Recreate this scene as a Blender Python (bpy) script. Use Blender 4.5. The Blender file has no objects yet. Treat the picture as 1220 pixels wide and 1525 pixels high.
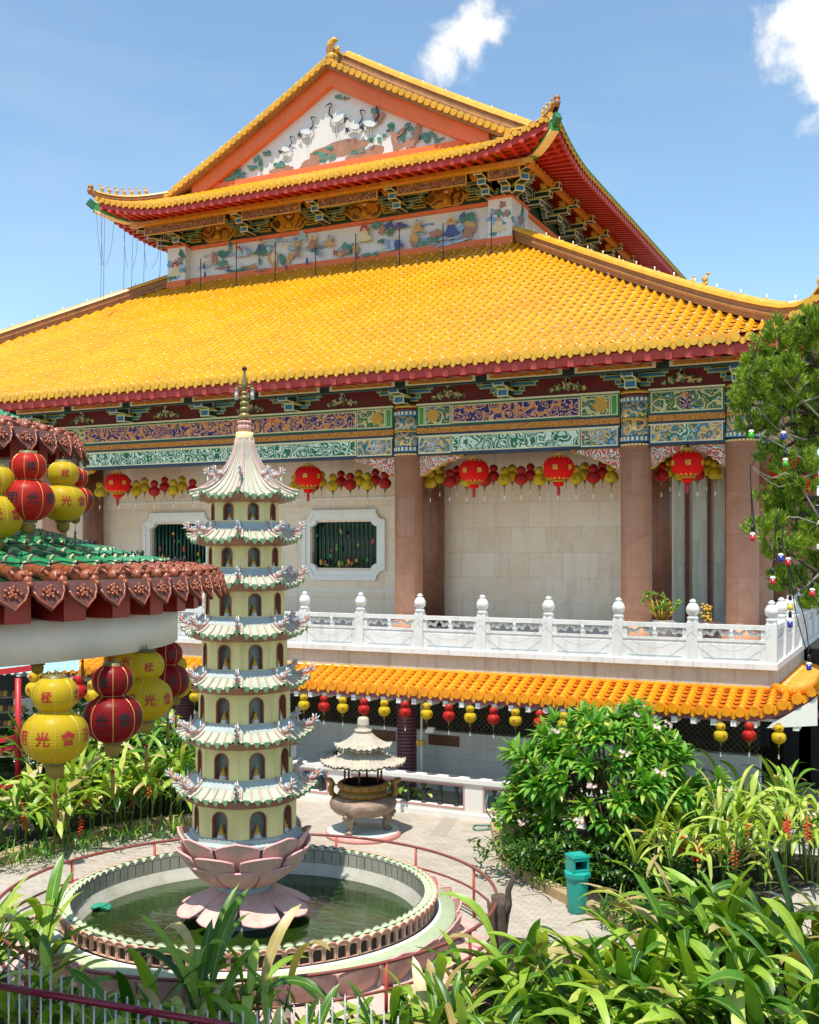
import bpy, bmesh, math, random
from math import sin, cos, pi, radians, sqrt, atan2
from mathutils import Vector, Matrix
random.seed(7)
C = bpy.context.scene.collection
H = 6.5; F = 1600.; PX = 610.; PY = 818.
CR, SR = .9001, .4357
def W(px, py, d):                       # photo pixel + depth -> world point
    X = (px-PX)*d/F
    return Vector((CR*X-SR*d, SR*X+CR*d, H-(py-PY)*d/F))
def WG(px, py, z=0.0):                  # photo pixel on the level z
    return W(px, py, (H-z)*F/(py-PY))
def xat(px, Y):
    a = (px-PX)/F
    return (CR*a-SR)*Y/(SR*a+CR)
def CD(X, D, z):                        # camera-frame offset -> world
    return Vector((CR*X-SR*D, SR*X+CR*D, z))
YAW = atan2(SR, CR)

# ---------------------------------------------------------------- mesh builder
SQ=[None]
class MB:
    def __init__(s): s.v=[]; s.f=[]; s.m=[]; s.s=[]
    def add(s, vs, fs, mi=0, sm=False):
        b=len(s.v); s.v.extend([tuple(p) for p in vs])
        for f in fs:
            s.f.append([b+i for i in f]); s.m.append(mi); s.s.append(sm)
        return s
    def poly(s, pts, mi=0): return s.add(pts, [list(range(len(pts)))], mi)
    def box(s, c, size, mi=0, rz=0., M=None):
        hx,hy,hz=[a/2 for a in size]; vs=[]
        for z in (-hz,hz):
            for x,y in ((-hx,-hy),(hx,-hy),(hx,hy),(-hx,hy)): vs.append(Vector((x,y,z)))
        if M is not None: vs=[M@p for p in vs]
        elif rz:
            R=Matrix.Rotation(rz,3,'Z'); vs=[R@p for p in vs]
        c=Vector(c); vs=[p+c for p in vs]
        return s.add(vs,[[3,2,1,0],[4,5,6,7],[0,1,5,4],[1,2,6,5],[2,3,7,6],[3,0,4,7]],mi)
    def bb(s, x0,x1,y0,y1,z0,z1,mi=0): return s.box(((x0+x1)/2,(y0+y1)/2,(z0+z1)/2),(abs(x1-x0),abs(y1-y0),abs(z1-z0)),mi)
    def beam(s, a, b, w, h, mi=0, up=Vector((0,0,1))):
        a=Vector(a); b=Vector(b); d=(b-a); L=d.length; d.normalize()
        sd=d.cross(up); sd.normalize(); u=sd.cross(d)
        vs=[]
        for p in (a,b):
            for i,j in ((-1,-1),(1,-1),(1,1),(-1,1)): vs.append(p+sd*(w/2*i)+u*(h/2*j))
        return s.add(vs,[[3,2,1,0],[4,5,6,7],[0,1,5,4],[1,2,6,5],[2,3,7,6],[3,0,4,7]],mi)
    def tube(s, pts, r, n=8, mi=0, sm=True, caps=True):
        pts=[Vector(p) for p in pts]; k=len(pts)
        if not isinstance(r,(list,tuple)): r=[r]*k
        vs=[]; prev=None
        for i,p in enumerate(pts):
            t=(pts[min(i+1,k-1)]-pts[max(i-1,0)])
            if t.length<1e-9: t=Vector((0,0,1))
            t.normalize()
            if prev is None:
                a=Vector((0,0,1)) if abs(t.z)<.9 else Vector((1,0,0))
                sd=t.cross(a); sd.normalize()
            else:
                sd=prev-t*prev.dot(t)
                if sd.length<1e-6: sd=t.orthogonal()
                sd.normalize()
            prev=sd; u=t.cross(sd)
            for j in range(n):
                q=2*pi*j/n; vs.append(p+(sd*cos(q)+u*sin(q))*r[i])
        fs=[[i*n+j,i*n+(j+1)%n,(i+1)*n+(j+1)%n,(i+1)*n+j] for i in range(k-1) for j in range(n)]
        s.add(vs,fs,mi,sm)
        if caps:
            b=len(s.v)-n*k
            s.f.append([b+j for j in range(n)][::-1]); s.m.append(mi); s.s.append(False)
            s.f.append([b+(k-1)*n+j for j in range(n)]); s.m.append(mi); s.s.append(False)
        return s
    def lathe(s, prof, c=(0,0,0), n=24, mi=0, sm=True, a0=0., caps=True, arc=None):
        c=Vector(c); vs=[]; full=arc is None
        nn=n if full else n+1
        for r,z in prof:
            for j in range(nn):
                q=a0+(2*pi*j/n if full else arc*j/n)
                vs.append(c+Vector((r*sin(q),-r*cos(q),z)))
        fs=[]; k=len(prof); ms=mi if isinstance(mi,(list,tuple)) else [mi]*(k-1)
        for i in range(k-1):
            f=[[i*nn+j,i*nn+(j+1)%nn,(i+1)*nn+(j+1)%nn,(i+1)*nn+j] for j in range(n)]
            b=len(s.v)
            if i==0: base=b; s.v.extend([tuple(p) for p in vs])
            for q in f: s.f.append([base+x for x in q]); s.m.append(ms[i]); s.s.append(sm)
        if caps and full:
            if prof[0][0]>1e-4: s.f.append([base+j for j in range(n)]); s.m.append(ms[0]); s.s.append(False)
            if prof[-1][0]>1e-4: s.f.append([base+(k-1)*n+j for j in range(n)]); s.m.append(ms[-1]); s.s.append(False)
        return s
    def prism(s, pts, O, ax, ay, depth, mi=0, mside=None, bevel=0):
        O=Vector(O); ax=Vector(ax); ay=Vector(ay); n=ax.cross(ay); n.normalize()
        k=len(pts)
        fr=[O+ax*p[0]+ay*p[1] for p in pts]; bk=[p-n*depth for p in fr]
        s.add(fr+bk,[list(range(k))],mi); b=len(s.v)-2*k
        s.f.append([b+k+i for i in range(k)][::-1]); s.m.append(mi); s.s.append(False)
        for i in range(k):
            j=(i+1)%k
            s.f.append([b+i,b+k+i,b+k+j,b+j]); s.m.append(mi if mside is None else mside); s.s.append(False)
        return s
    def grid(s, fn, nu, nv, mi=0, sm=True):
        vs=[fn(i/nu,j/nv) for i in range(nu+1) for j in range(nv+1)]
        w=nv+1
        return s.add(vs,[[i*w+j,(i+1)*w+j,(i+1)*w+j+1,i*w+j+1] for i in range(nu) for j in range(nv)],mi,sm)
    def ball(s, c, r, n=10, mi=0, sc=(1,1,1)):
        c=Vector(c); m=max(4,n//2)
        pr=[(sin(pi*i/m),-cos(pi*i/m)) for i in range(m+1)]
        vs=[c+Vector((p*cos(2*pi*j/n)*r*sc[0],p*sin(2*pi*j/n)*r*sc[1],z*r*sc[2])) for p,z in pr for j in range(n)]
        return s.add(vs,[[i*n+j,i*n+(j+1)%n,(i+1)*n+(j+1)%n,(i+1)*n+j] for i in range(m) for j in range(n)],mi,True)
    def build(s, name, mats, parent=None, fix=True, label=None, loc=None):
        me=bpy.data.meshes.new(name)
        o=bpy.data.objects.new(name,me); C.objects.link(o)
        off=Vector((0,0,0))
        if parent is not None:
            o.parent=parent; p=parent
            while p is not None:
                off+=Vector(p.location); p=p.parent
        if loc is not None: o.location=loc; off+=Vector(loc)
        if SQ[0]:      # slightly oval basin: shorter along one plan axis
            c,k=SQ[0]; fx,fy=-SR,CR; nv=[]
            for v in s.v:
                t=((v[0]-c.x)*fx+(v[1]-c.y)*fy)*(k-1); nv.append((v[0]+fx*t,v[1]+fy*t,v[2]))
            s.v=nv
        vs=[(v[0]-off.x,v[1]-off.y,v[2]-off.z) for v in s.v]
        me.from_pydata(vs,[],s.f)
        if not isinstance(mats,(list,tuple)): mats=[mats]
        for m in mats: me.materials.append(m)
        me.polygons.foreach_set('material_index',s.m)
        me.polygons.foreach_set('use_smooth',s.s)
        if fix:
            bm=bmesh.new(); bm.from_mesh(me); bmesh.ops.recalc_face_normals(bm,faces=bm.faces); bm.to_mesh(me); bm.free()
        me.update()
        if label: o['label']=label
        return o
def tag(o,label,cat,group=None):
    o['label']=label; o['category']=cat
    if group: o['group']=group
    return o
def thing(name,label,cat,loc,rz=0.,group=None):
    o=bpy.data.objects.new(name,None); C.objects.link(o); o.location=loc; o.rotation_euler=(0,0,rz)
    o.empty_display_size=.1
    return tag(o,label,cat,group)
def struct(o): o['kind']='structure'; return o
KIDS={}
def copy_tree(o,parent=None):
    c=o.copy(); C.objects.link(c); c.parent=parent
    for ch in o.children: copy_tree(ch,c)
    return c
ORD=['first','second','third','fourth','fifth','sixth','seventh','eighth','ninth','tenth','eleventh','twelfth','thirteenth','fourteenth','fifteenth','sixteenth','seventeenth','eighteenth','nineteenth','twentieth','twenty-first','twenty-second','twenty-third','twenty-fourth','twenty-fifth','twenty-sixth','twenty-seventh','twenty-eighth','twenty-ninth','thirtieth','thirty-first','thirty-second']

# ---------------------------------------------------------------- materials
def lin(h):
    if isinstance(h,str):
        h=h.lstrip('#'); r=[int(h[i:i+2],16)/255 for i in (0,2,4)]
        return [x/12.92 if x<=.04045 else ((x+.055)/1.055)**2.4 for x in r]
    return list(h)
class NT:
    def __init__(s,name):
        s.m=bpy.data.materials.new(name); s.m.use_nodes=True; s.t=s.m.node_tree; s.t.nodes.clear()
        s.out=s.n('ShaderNodeOutputMaterial'); s.b=s.n('ShaderNodeBsdfPrincipled'); s.l(s.b.outputs[0],s.out.inputs[0])
        s.tc=s.n('ShaderNodeTexCoord')
    def n(s,t,**k):
        x=s.t.nodes.new(t)
        for a,b in k.items(): setattr(x,a,b)
        return x
    def l(s,a,b): s.t.links.new(a,b)
    def co(s,sc=(1,1,1),src='Object'):
        mp=s.n('ShaderNodeMapping'); mp.inputs['Scale'].default_value=sc; s.l(s.tc.outputs[src],mp.inputs[0]); return mp.outputs[0]
    def noise(s,scale,detail=3,vec=None,rough=.55,out=0,dist=0):
        x=s.n('ShaderNodeTexNoise'); x.inputs['Scale'].default_value=scale; x.inputs['Detail'].default_value=detail
        x.inputs['Roughness'].default_value=rough; x.inputs['Distortion'].default_value=dist
        s.l(vec if vec is not None else s.tc.outputs['Object'],x.inputs['Vector']); return x.outputs[out]
    def vor(s,scale,vec=None,feat='F1',out='Distance',rnd=1.):
        x=s.n('ShaderNodeTexVoronoi',feature=feat); x.inputs['Scale'].default_value=scale; x.inputs['Randomness'].default_value=rnd
        s.l(vec if vec is not None else s.tc.outputs['Object'],x.inputs['Vector']); return x.outputs[out]
    def ramp(s,fac,stops,interp='LINEAR'):
        x=s.n('ShaderNodeValToRGB'); r=x.color_ramp; r.interpolation=interp
        while len(r.elements)>1: r.elements.remove(r.elements[-1])
        for i,(p,c) in enumerate(stops):
            e=r.elements[0] if i==0 else r.elements.new(p)
            e.position=p; c=lin(c); e.color=(c[0],c[1],c[2],1)
        s.l(fac,x.inputs[0]); return x.outputs[0]
    def mix(s,fac,a,b,mode='MIX'):
        x=s.n('ShaderNodeMix',data_type='RGBA',blend_type=mode)
        for i,v in ((0,fac),(6,a),(7,b)):
            if hasattr(v,'links') : s.l(v,x.inputs[i])
            elif i==0: x.inputs[0].default_value=v
            else: v=lin(v); x.inputs[i].default_value=(v[0],v[1],v[2],1)
        return x.outputs[2]
    def math(s,op,a,b=None,c=None):
        x=s.n('ShaderNodeMath',operation=op)
        for i,v in enumerate((a,b,c)):
            if v is None: continue
            if hasattr(v,'links'): s.l(v,x.inputs[i])
            else: x.inputs[i].default_value=v
        return x.outputs[0]
    def rng(s,v,a,b,c=0.,d=1.):
        x=s.n('ShaderNodeMapRange'); s.l(v,x.inputs[0])
        for i,k in enumerate((a,b,c,d)): x.inputs[i+1].default_value=k
        return x.outputs[0]
    def bump(s,h,st=.3,dist=.02):
        x=s.n('ShaderNodeBump'); x.inputs['Strength'].default_value=st; x.inputs['Distance'].default_value=dist
        s.l(h,x.inputs['Height']); s.l(x.outputs[0],s.b.inputs['Normal']); return x
    def fin(s,col=None,rough=.6,metal=0,coat=0,spec=None):
        if col is not None:
            if hasattr(col,'links'): s.l(col,s.b.inputs['Base Color'])
            else: c=lin(col); s.b.inputs['Base Color'].default_value=(c[0],c[1],c[2],1)
        if hasattr(rough,'links'): s.l(rough,s.b.inputs['Roughness'])
        else: s.b.inputs['Roughness'].default_value=rough
        s.b.inputs['Metallic'].default_value=metal
        if coat: s.b.inputs['Coat Weight'].default_value=coat; s.b.inputs['Coat Roughness'].default_value=.15
        if spec is not None: s.b.inputs['Specular IOR Level'].default_value=spec
        return s.m
def nospec(m,v=.15):
    [n for n in m.node_tree.nodes if n.type=='BSDF_PRINCIPLED'][0].inputs['Specular IOR Level'].default_value=v; return m
def scal(c,k): return [min(1,x*k) for x in lin(c)]
def M(name,col,rough=.6,var=.15,sc=2.,bump=0.,metal=0,coat=0,dirt=0.,dcol='#4a4034',streak=0.,island=0.):
    t=NT(name)
    n1=t.noise(sc,4); n2=t.noise(sc*7,3)
    nn=t.math('ADD',t.math('MULTIPLY',n1,.6),t.math('MULTIPLY',n2,.4))
    c=t.ramp(nn,[(.3,scal(col,1-var)),(.7,scal(col,1+var*.6))])
    if island:
        g=t.n('ShaderNodeNewGeometry'); c=t.mix(t.rng(g.outputs['Random Per Island'],0,1,0,island),c,scal(col,.45))
    if dirt:
        d=t.noise(sc*.7,6,rough=.7); c=t.mix(t.rng(d,.5,.75,0,dirt),c,dcol)
    if streak:
        d=t.noise(1.,5,vec=t.co((5,5,.5)),rough=.65); c=t.mix(t.rng(d,.5,.72,0,streak),c,dcol)
    if bump: t.bump(t.noise(sc*9,4),bump)
    r=t.rng(n2,.3,.7,rough-.08,rough+.08)
    return t.fin(c,r,metal,coat)
mt={}
mt['tile_y']=M('glazed_yellow_tile','#e5a013',.36,.24,.5,.1,dirt=.6,dcol='#b97a10',streak=.3)
mt['tile_yp']=M('glazed_yellow_pan_tile','#cc8410',.4,.25,3,.15,dirt=.45,dcol='#955a0c')
mt['tile_op']=M('glazed_orange_pan_tile','#c8680c',.4,.3,4,.15,dirt=.5,dcol='#94460c')
mt['tile_o']=M('glazed_orange_tile','#ee9614',.28,.3,2.5,.15,dirt=.5,dcol='#a8500f')
mt['ridge_t']=M('ridge_brown','#a5703c',.5,.25,2,.2,dirt=.5,streak=.4)
mt['ridge_y']=M('ridge_yellow','#dba62c',.35,.25,2,.2,dirt=.4,dcol='#8a6a30')
mt['nail']=M('white_nail','#eee6c8',.5,.05)
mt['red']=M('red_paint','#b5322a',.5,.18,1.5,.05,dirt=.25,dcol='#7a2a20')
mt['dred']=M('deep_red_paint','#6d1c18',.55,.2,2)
mt['pinkred']=M('pinkish_red_paint','#c44a42',.5,.12,2,dirt=.2,dcol='#803028')
mt['orange']=M('orange_paint','#e8743a',.55,.1,1,dirt=.2,dcol='#b04a24',streak=.15)
mt['gold']=M('gold_paint','#c99a2c',.4,.2,6,.1)
mt['cream']=M('cream_outline','#e6dfb8',.6,.08)
mt['gline']=M('yellow_green_outline','#b9c04a',.6,.08)
mt['blue']=M('blue_paint','#2f78a8',.5,.2,4)
mt['dblue']=M('dark_blue_paint','#1d3a5c',.5,.2,4)
mt['green']=M('green_paint','#1f6e42',.5,.2,4)
mt['dgreen']=M('dark_green_paint','#17382c',.5,.2,4)
mt['bgreen']=M('bright_green_paint','#3c9a44',.5,.15,4)
mt['black']=M('black_iron','#15161a',.5,.1)
mt['marble']=M('white_marble','#dddcd8',.5,.06,1.2,.08,dirt=.3,dcol='#9c9890',streak=.4)
mt['white']=M('white_paint','#e4e0d8',.6,.06,1.2,.05,dirt=.2,dcol='#b0a898')
mt['wframe']=M('white_stone_frame','#ece6d8',.6,.06,2,.05,dirt=.15,dcol='#a09888')
def tilewall(name,a,b,c,sx,sz,mort=.004,rough=.45,axis='xz',veins=True,mcol='#9b9384'):
    t=NT(name)
    sp=t.n('ShaderNodeSeparateXYZ'); t.l(t.tc.outputs['Object'],sp.inputs[0])
    cb=t.n('ShaderNodeCombineXYZ')
    t.l(sp.outputs['XYZ'.index(axis[0].upper())],cb.inputs[0]); t.l(sp.outputs['XYZ'.index(axis[1].upper())],cb.inputs[1])
    br=t.n('ShaderNodeTexBrick'); br.inputs['Scale'].default_value=1.; br.inputs['Brick Width'].default_value=sx
    br.inputs['Row Height'].default_value=sz; br.inputs['Mortar Size'].default_value=mort; br.offset=.5
    for k,cc in (('Color1',a),('Color2',b),('Mortar',mcol)):
        cc=lin(cc); br.inputs[k].default_value=(*cc,1)
    t.l(cb.outputs[0],br.inputs[0])
    col=br.outputs[0]
    if veins:
        cell=t.vor(1./sx*.7,vec=cb.outputs[0],out='Color')
        v=t.noise(1.1,6,dist=1.2,rough=.65); col=t.mix(t.rng(v,.45,.7,0,.55),col,c)
        v2=t.noise(3.,5,dist=2.5); col=t.mix(t.rng(v2,.5,.7,0,.16),col,'#a8946f')
        v3=t.noise(45.,2); col=t.mix(t.rng(v3,.5,.7,0,.3),col,scal(a,.55))
        v4=t.noise(1.,5,vec=t.co((4,4,.35)),rough=.65); col=t.mix(t.rng(v4,.52,.75,0,.35),col,scal(a,.55))
    t.bump(t.math('SUBTRACT',1.,br.outputs[1]),.25,.01)
    return t.fin(col,rough)
mt['wallm']=tilewall('marble_wall_slabs','#e6c8a6','#f2dabc','#f0e0cc',1.15,.8,.005,mcol='#b3a78e')
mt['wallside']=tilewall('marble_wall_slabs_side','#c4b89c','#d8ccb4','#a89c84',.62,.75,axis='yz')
mt['granite']=tilewall('pink_granite','#c58560','#d29672','#aa6a48',1.9,1.15,.004,.55,mcol='#94604c')
mt['granite_dk']=tilewall('brown_granite','#7a4a32','#8a5840','#64392a',1.9,1.15,.004,.4,mcol='#5a3426')
mt['fascia']=M('beige_stone_fascia','#b9b9aa',.75,.12,1.,.2,dirt=.5,dcol='#86806c',streak=.8)
mt['lowerwall']=tilewall('pale_marble_slabs','#e6e4de','#f0eeea','#cfccc4',1.5,.9,.004)
mt['mural']=M('white_mural_tile','#dddbd4',.35,.05,.6,.03,dirt=.12,dcol='#b4bcc0')
# multicolour painted ornament
def orn(name,stops,scale,bg=None,warp=.35,k=2.2):
    t=NT(name)
    v=t.co((1,1,1)); wn=t.noise(scale*.9,2,vec=v,out=1)
    add=t.n('ShaderNodeVectorMath',operation='MULTIPLY_ADD'); t.l(wn,add.inputs[0]); add.inputs[1].default_value=(warp,)*3; t.l(v,add.inputs[2])
    d=t.vor(scale,vec=add.outputs[0]); e=t.math('FRACT',t.math('MULTIPLY',d,k))
    c=t.ramp(e,stops,'CONSTANT')
    return t.fin(c,.5)
mt['orn_multi']=orn('painted_ornament_multicolour',[(0,'#e8b93a'),(.16,'#1c3f74'),(.24,'#e6e2c0'),(.3,'#2b7fae'),(.5,'#17623c'),(.66,'#d8c24c'),(.74,'#1c2f54'),(.84,'#c88a80'),(.93,'#e6e2c0')],3.6)
mt['orn_blue']=orn('painted_ornament_pale_blue',[(0,'#c87a70'),(.12,'#e6e2d0'),(.26,'#4a94bc'),(.46,'#d8d4c4'),(.56,'#6ca88a'),(.7,'#b08a78'),(.8,'#1c4a84'),(.9,'#e0c860')],4.2)
mt['orn_green']=orn('painted_ornament_green_gold',[(0,'#d8b440'),(.14,'#e2dcae'),(.22,'#1c6a3c'),(.52,'#cdbb4a'),(.6,'#17552f'),(.8,'#3e7fae'),(.92,'#dcd8a0')],3.2)
mt['orn_orange']=orn('gold_scroll_on_blue',[(0,'#c85a30'),(.08,'#dc9c54'),(.26,'#1c1c78'),(.5,'#e0a868'),(.64,'#1a1a6c'),(.9,'#dcb080')],3.0,warp=.55,k=1.7)
mt['orn_white']=orn('white_flower_scroll_on_green',[(0,'#dcead8'),(.24,'#177044'),(.36,'#d6e8d6'),(.5,'#177044'),(.72,'#cfe4d2'),(.86,'#14683e')],2.9,warp=.45,k=1.5)
mt['orn_gold']=orn('gold_carving',[(0,'#d88a1c'),(.35,'#8a4a12'),(.6,'#e0a030'),(.85,'#6a3410')],7)
mt['orn_red']=orn('red_spandrel_carving',[(0,'#d4d6c4'),(.2,'#c23c2c'),(.45,'#dcdcc8'),(.6,'#4a9070'),(.75,'#cc4a34')],3.6)
mt['orn_dk']=orn('gold_on_dark_red_carving',[(0,'#b07a24'),(.3,'#4a1410'),(.55,'#8a5a1c'),(.75,'#3c100e')],5)
mt['medal']=orn('gold_cloud_medallion',[(0,'#c8962c'),(.35,'#7a5414'),(.6,'#b4862a'),(.85,'#5a3c10')],1.5,k=1.6)
# =============================================================== TEMPLE HALL
temple=thing('temple_hall','large two-tiered temple hall with yellow glazed roofs, painted gable and pink granite columns','temple',(-15,33,0))
def tile_slope(mb,P,u0,u1,vlim,z,pitch=.33,row=.34,du_hip=True,nail=True,caps=True,thick=.0,k=1.):
    """P(u,v,z)->world; z(u,v) height; ribs run along v."""
    n=max(1,int(round((u1-u0)/pitch))); p=(u1-u0)/n
    prof=[(-.5,-.02),(-.3,.0),(-.26,.04),(-.16,.095),(0,.12),(.16,.095),(.26,.04),(.3,.0),(.5,-.02)]
    for i in range(n):
        uc=u0+(i+.5)*p; vm=vlim(uc)
        if vm<=.05: continue
        rows=int(math.ceil(vm/row)); b=len(mb.v); cnt=0
        for j in range(rows):
            va=j*row; vb=min((j+1)*row+.03,vm)
            for (v,st) in ((va,.035*k),(vb,.0)):
                for (q,h) in prof:
                    u=uc+q*p
                    mb.v.append(tuple(P(u,v,z(u,v)+h*k*.95+(st if h<.03 else st*.3))))
            o=b+j*2*len(prof); L=len(prof)
            for a in range(L-1):
                mb.f.append([o+a,o+a+1,o+L+a+1,o+L+a]); mb.m.append(0 if 1<=a<=L-3 else 3); mb.s.append(0<a<L-2)
        if nail:
            for j in range(1+(i*5+i//3)%4,rows,4):
                v=j*row+.06
                if v<vm-.2:
                    c=P(uc,v,z(uc,v)+.13*k+.02); mb.ball(c,.029*k,5,1)
        if caps:
            c=P(uc,0,z(uc,0)+.02*k); q=P(uc,-.05,z(uc,0)+.02*k); d=(q-c)
            if d.length>0:
                mb.tube([c-d*.4,q],.115*k,8,2,True)
            # pointed drip tile in the pan
            c=P(uc+p/2,-.01,z(uc+p/2,0)-.03*k); sd=(P(uc+p,0,0)-P(uc,0,0)).normalized(); dn=Vector((0,0,-1))
            mb.prism([(-.32*p,.05*k),(.32*p,.05*k),(.28*p,-.05*k),(0,-.13*k),(-.28*p,-.05*k)],c,sd,Vector((0,0,1)),.03,2)
# ---- lower roof
LX0,LX1=-45.1,-1.4; LY=26.8; LYB=80.; LZ=11.6
def liftf(s,A,L): return A*max(0.,1-max(s,0)/L)**2
def zl(s,v):      # s distance from nearest corner, v distance inwards
    return LZ+.6*v-.92*(1-math.exp(-v/1.9))+liftf(s,2.2,2.6)*max(0,1-v/2.8)**2
def zlf(u,v): return zl(min(u-LX0,LX1-u),v)
mb=MB()
Pf=lambda u,v,z:Vector((u,LY+v,z))
tile_slope(mb,Pf,LX0,LX1,lambda u:min(13.45,u-LX0+.1,LX1-u+.1),zlf)
Ps=lambda u,v,z:Vector((LX1-v,u,z))
def zls(u,v): return zl(u-LY,v)
tile_slope(mb,Ps,LY,LY+30,lambda u:min(13.6,u-LY+.1),zls,row=.8,nail=False,pitch=.36)
def pl(u,v):
    return Vector((LX0+v*13.6,LY+u*40,zl(u*40,v*13.6)))
mb.grid(lambda u,v: Vector((LX0+min(v*13.6,u*40),LY+u*40,zl(u*40,min(v*13.6,u*40)))),20,8,0)
lower_roof=mb.build('lower_roof',[mt['tile_y'],mt['nail'],mt['ridge_y'],mt['tile_yp']],temple,fix=False)
def ridge_bar(path,w=.32,h=.5,spikes=True):
    """layered ridge: brown sides with mouldings, rounded yellow top"""
    mb=MB(); up=Vector((0,0,1)); sect=[(-.5,0,0),(-.5,.25,0),(-.62,.3,0),(-.62,.42,0),(-.42,.48,0),(-.42,.7,0),(-.6,.76,1),(-.45,.95,1),(0,1.1,1),(.45,.95,1),(.6,.76,1),(.42,.7,0),(.42,.48,0),(.62,.42,0),(.62,.3,0),(.5,.25,0),(.5,0,0)]
    k=len(sect); n=len(path); b=0; rings=[]
    for i,p in enumerate(path):
        t=(path[min(i+1,n-1)]-path[max(i-1,0)]); t.z*=1; t.normalize(); sd=t.cross(up).normalized(); uu=sd.cross(t)
        rings.append([p+sd*(a*w)+uu*(c*h) for a,c,_ in sect])
    for r in rings: mb.v.extend([tuple(q) for q in r])
    for i in range(n-1):
        for j in range(k-1):
            mb.f.append([i*k+j,i*k+j+1,(i+1)*k+j+1,(i+1)*k+j]); mb.m.append(1 if sect[j][2] and sect[j+1][2] else 0); mb.s.append(False)
    mb.f.append(list(range(k))); mb.m.append(0); mb.s.append(False)
    mb.f.append([(n-1)*k+j for j in range(k)][::-1]); mb.m.append(0); mb.s.append(False)
    if spikes:
        acc=0
        for i in range(1,n):
            seg=path[i]-path[i-1]; acc+=seg.length
            while acc>1.15:
                acc-=1.15; p=path[i]-seg.normalized()*acc+up*h*1.08
                mb.tube([p,p+up*.16],.022,5,2); mb.box(p+up*(-.02),(w*1.0,.09,.06),2)
    return mb
def hip_path(cx,cy,dx,dy,zf,vmax,n,dz=.05,ext=.25):
    out=[]
    for i in range(n+1):
        v=vmax*(1-i/n); out.append(Vector((cx+dx*v,cy+dy*v,zf(v,v)+dz)))
    e=out[-1]-out[-2]; e.normalize(); out.append(out[-1]+e*ext+Vector((0,0,.1)))
    return out
hp=hip_path(LX1,LY,-1,1,zl,13.7,28)
ridge_bar(hp).build('hip_ridge',[mt['ridge_t'],mt['ridge_y'],mt['nail']],lower_roof)
hp2=hip_path(LX0,LY,1,1,zl,13.7,28)
ridge_bar(hp2).build('hip_ridge',[mt['ridge_t'],mt['ridge_y'],mt['nail']],lower_roof)
def beast(mb,p,d,s=1.):
    """little seated ridge beast"""
    d=Vector(d).normalized(); up=Vector((0,0,1))
    mb.tube([p,p+up*.1*s],[.07*s,.06*s],6,0)
    mb.tube([p+up*.08*s-d*.05*s,p+up*.2*s,p+up*.34*s+d*.03*s],[.07*s,.075*s,.045*s],6,0)
    mb.ball(p+up*.4*s+d*.06*s,.062*s,6,0); mb.tube([p+up*.4*s+d*.1*s,p+up*.38*s+d*.17*s],[.035*s,.02*s],5,0)
    mb.tube([p+up*.12*s-d*.08*s,p+up*.25*s-d*.14*s,p+up*.36*s-d*.1*s],[.03*s,.03*s,.01*s],5,0)
for pth in (hp,hp2):
    for i in range(6):
        mb=MB(); q=pth[-2-i//2] if i<10 else None
        L=.35+i*.42; p=pth[-1]; acc=0
        for k in range(len(pth)-1,0,-1):
            seg=pth[k-1]-pth[k]
            if acc+seg.length>L: q=pth[k]+seg.normalized()*(L-acc); break
            acc+=seg.length
        dv=(pth[-1]-pth[-3]); dv.z=0
        beast(mb,q+Vector((0,0,.5)),dv,1.05); mb.build('ridge_beast',mt['ridge_y'],lower_roof)
# ---- eave underside: fascia board, rafters, soffit
def eave_under(P,u0,u1,zf,v1,pitch,names,par,sl=.12,drop=.14,split=False):
    n=int((u1-u0)/.35)
    def ze(u,v): return zf(u,0)+(zf(u,v)-zf(u,0))*sl*2-drop if False else zf(u,0)*1.0-drop+sl*v-(zf(u,0)-zf((u0+u1)/2,0))*(1-max(0,1-v/3.)**2)
    m=MB()      # fascia
    for i in range(n):
        ua=u0+(u1-u0)*i/n; ub=u0+(u1-u0)*(i+1)/n
        a=P(ua,.06,ze(ua,0)+.04); b=P(ub,.06,ze(ub,0)+.04)
        c=P(ub,.06,ze(ub,0)-.19); d=P(ua,.06,ze(ua,0)-.19)
        a2=P(ua,.16,ze(ua,0)+.04); b2=P(ub,.16,ze(ub,0)+.04); c2=P(ub,.16,ze(ub,0)-.19); d2=P(ua,.16,ze(ua,0)-.19)
        m.add([a,b,c,d,a2,b2,c2,d2],[[0,1,2,3],[4,5,6,7],[3,2,6,7],[0,1,5,4]],0)
    m.build('fascia_board',mt['red'],par)
    m=MB()
    def sf(u,v): uu=u0+(u1-u0)*u; vv=.1+v*(v1-.1); return P(uu,vv,ze(uu,vv)-.06)
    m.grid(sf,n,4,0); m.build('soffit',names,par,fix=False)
    k=int((u1-u0)/pitch); m=MB()
    for i in range(k):
        u=u0+(i+.5)*(u1-u0)/k
        pts=[P(u,v,ze(u,v)-.15) for v in (.13,1.0,v1*.5+.5,v1-.1)]
        for a,b in zip(pts[:-1],pts[1:]): m.beam(a,b+(b-a)*.02,.15,.15,0)
        q=pts[0]; d=(pts[0]-pts[1]).normalized(); m.beam(q+d*.09,q-d*.0,.17,.17,1)
        if split: m.build('rafter',[mt['red'],mt['pinkred']],par); m=MB()
    if not split: m.build('rafters',[mt['red'],mt['pinkred']],par)['kind']='stuff'
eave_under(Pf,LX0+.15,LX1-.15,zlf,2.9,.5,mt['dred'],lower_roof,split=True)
eave_under(Ps,LY+.15,LY+30,zls,2.9,.5,mt['dred'],lower_roof)
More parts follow.
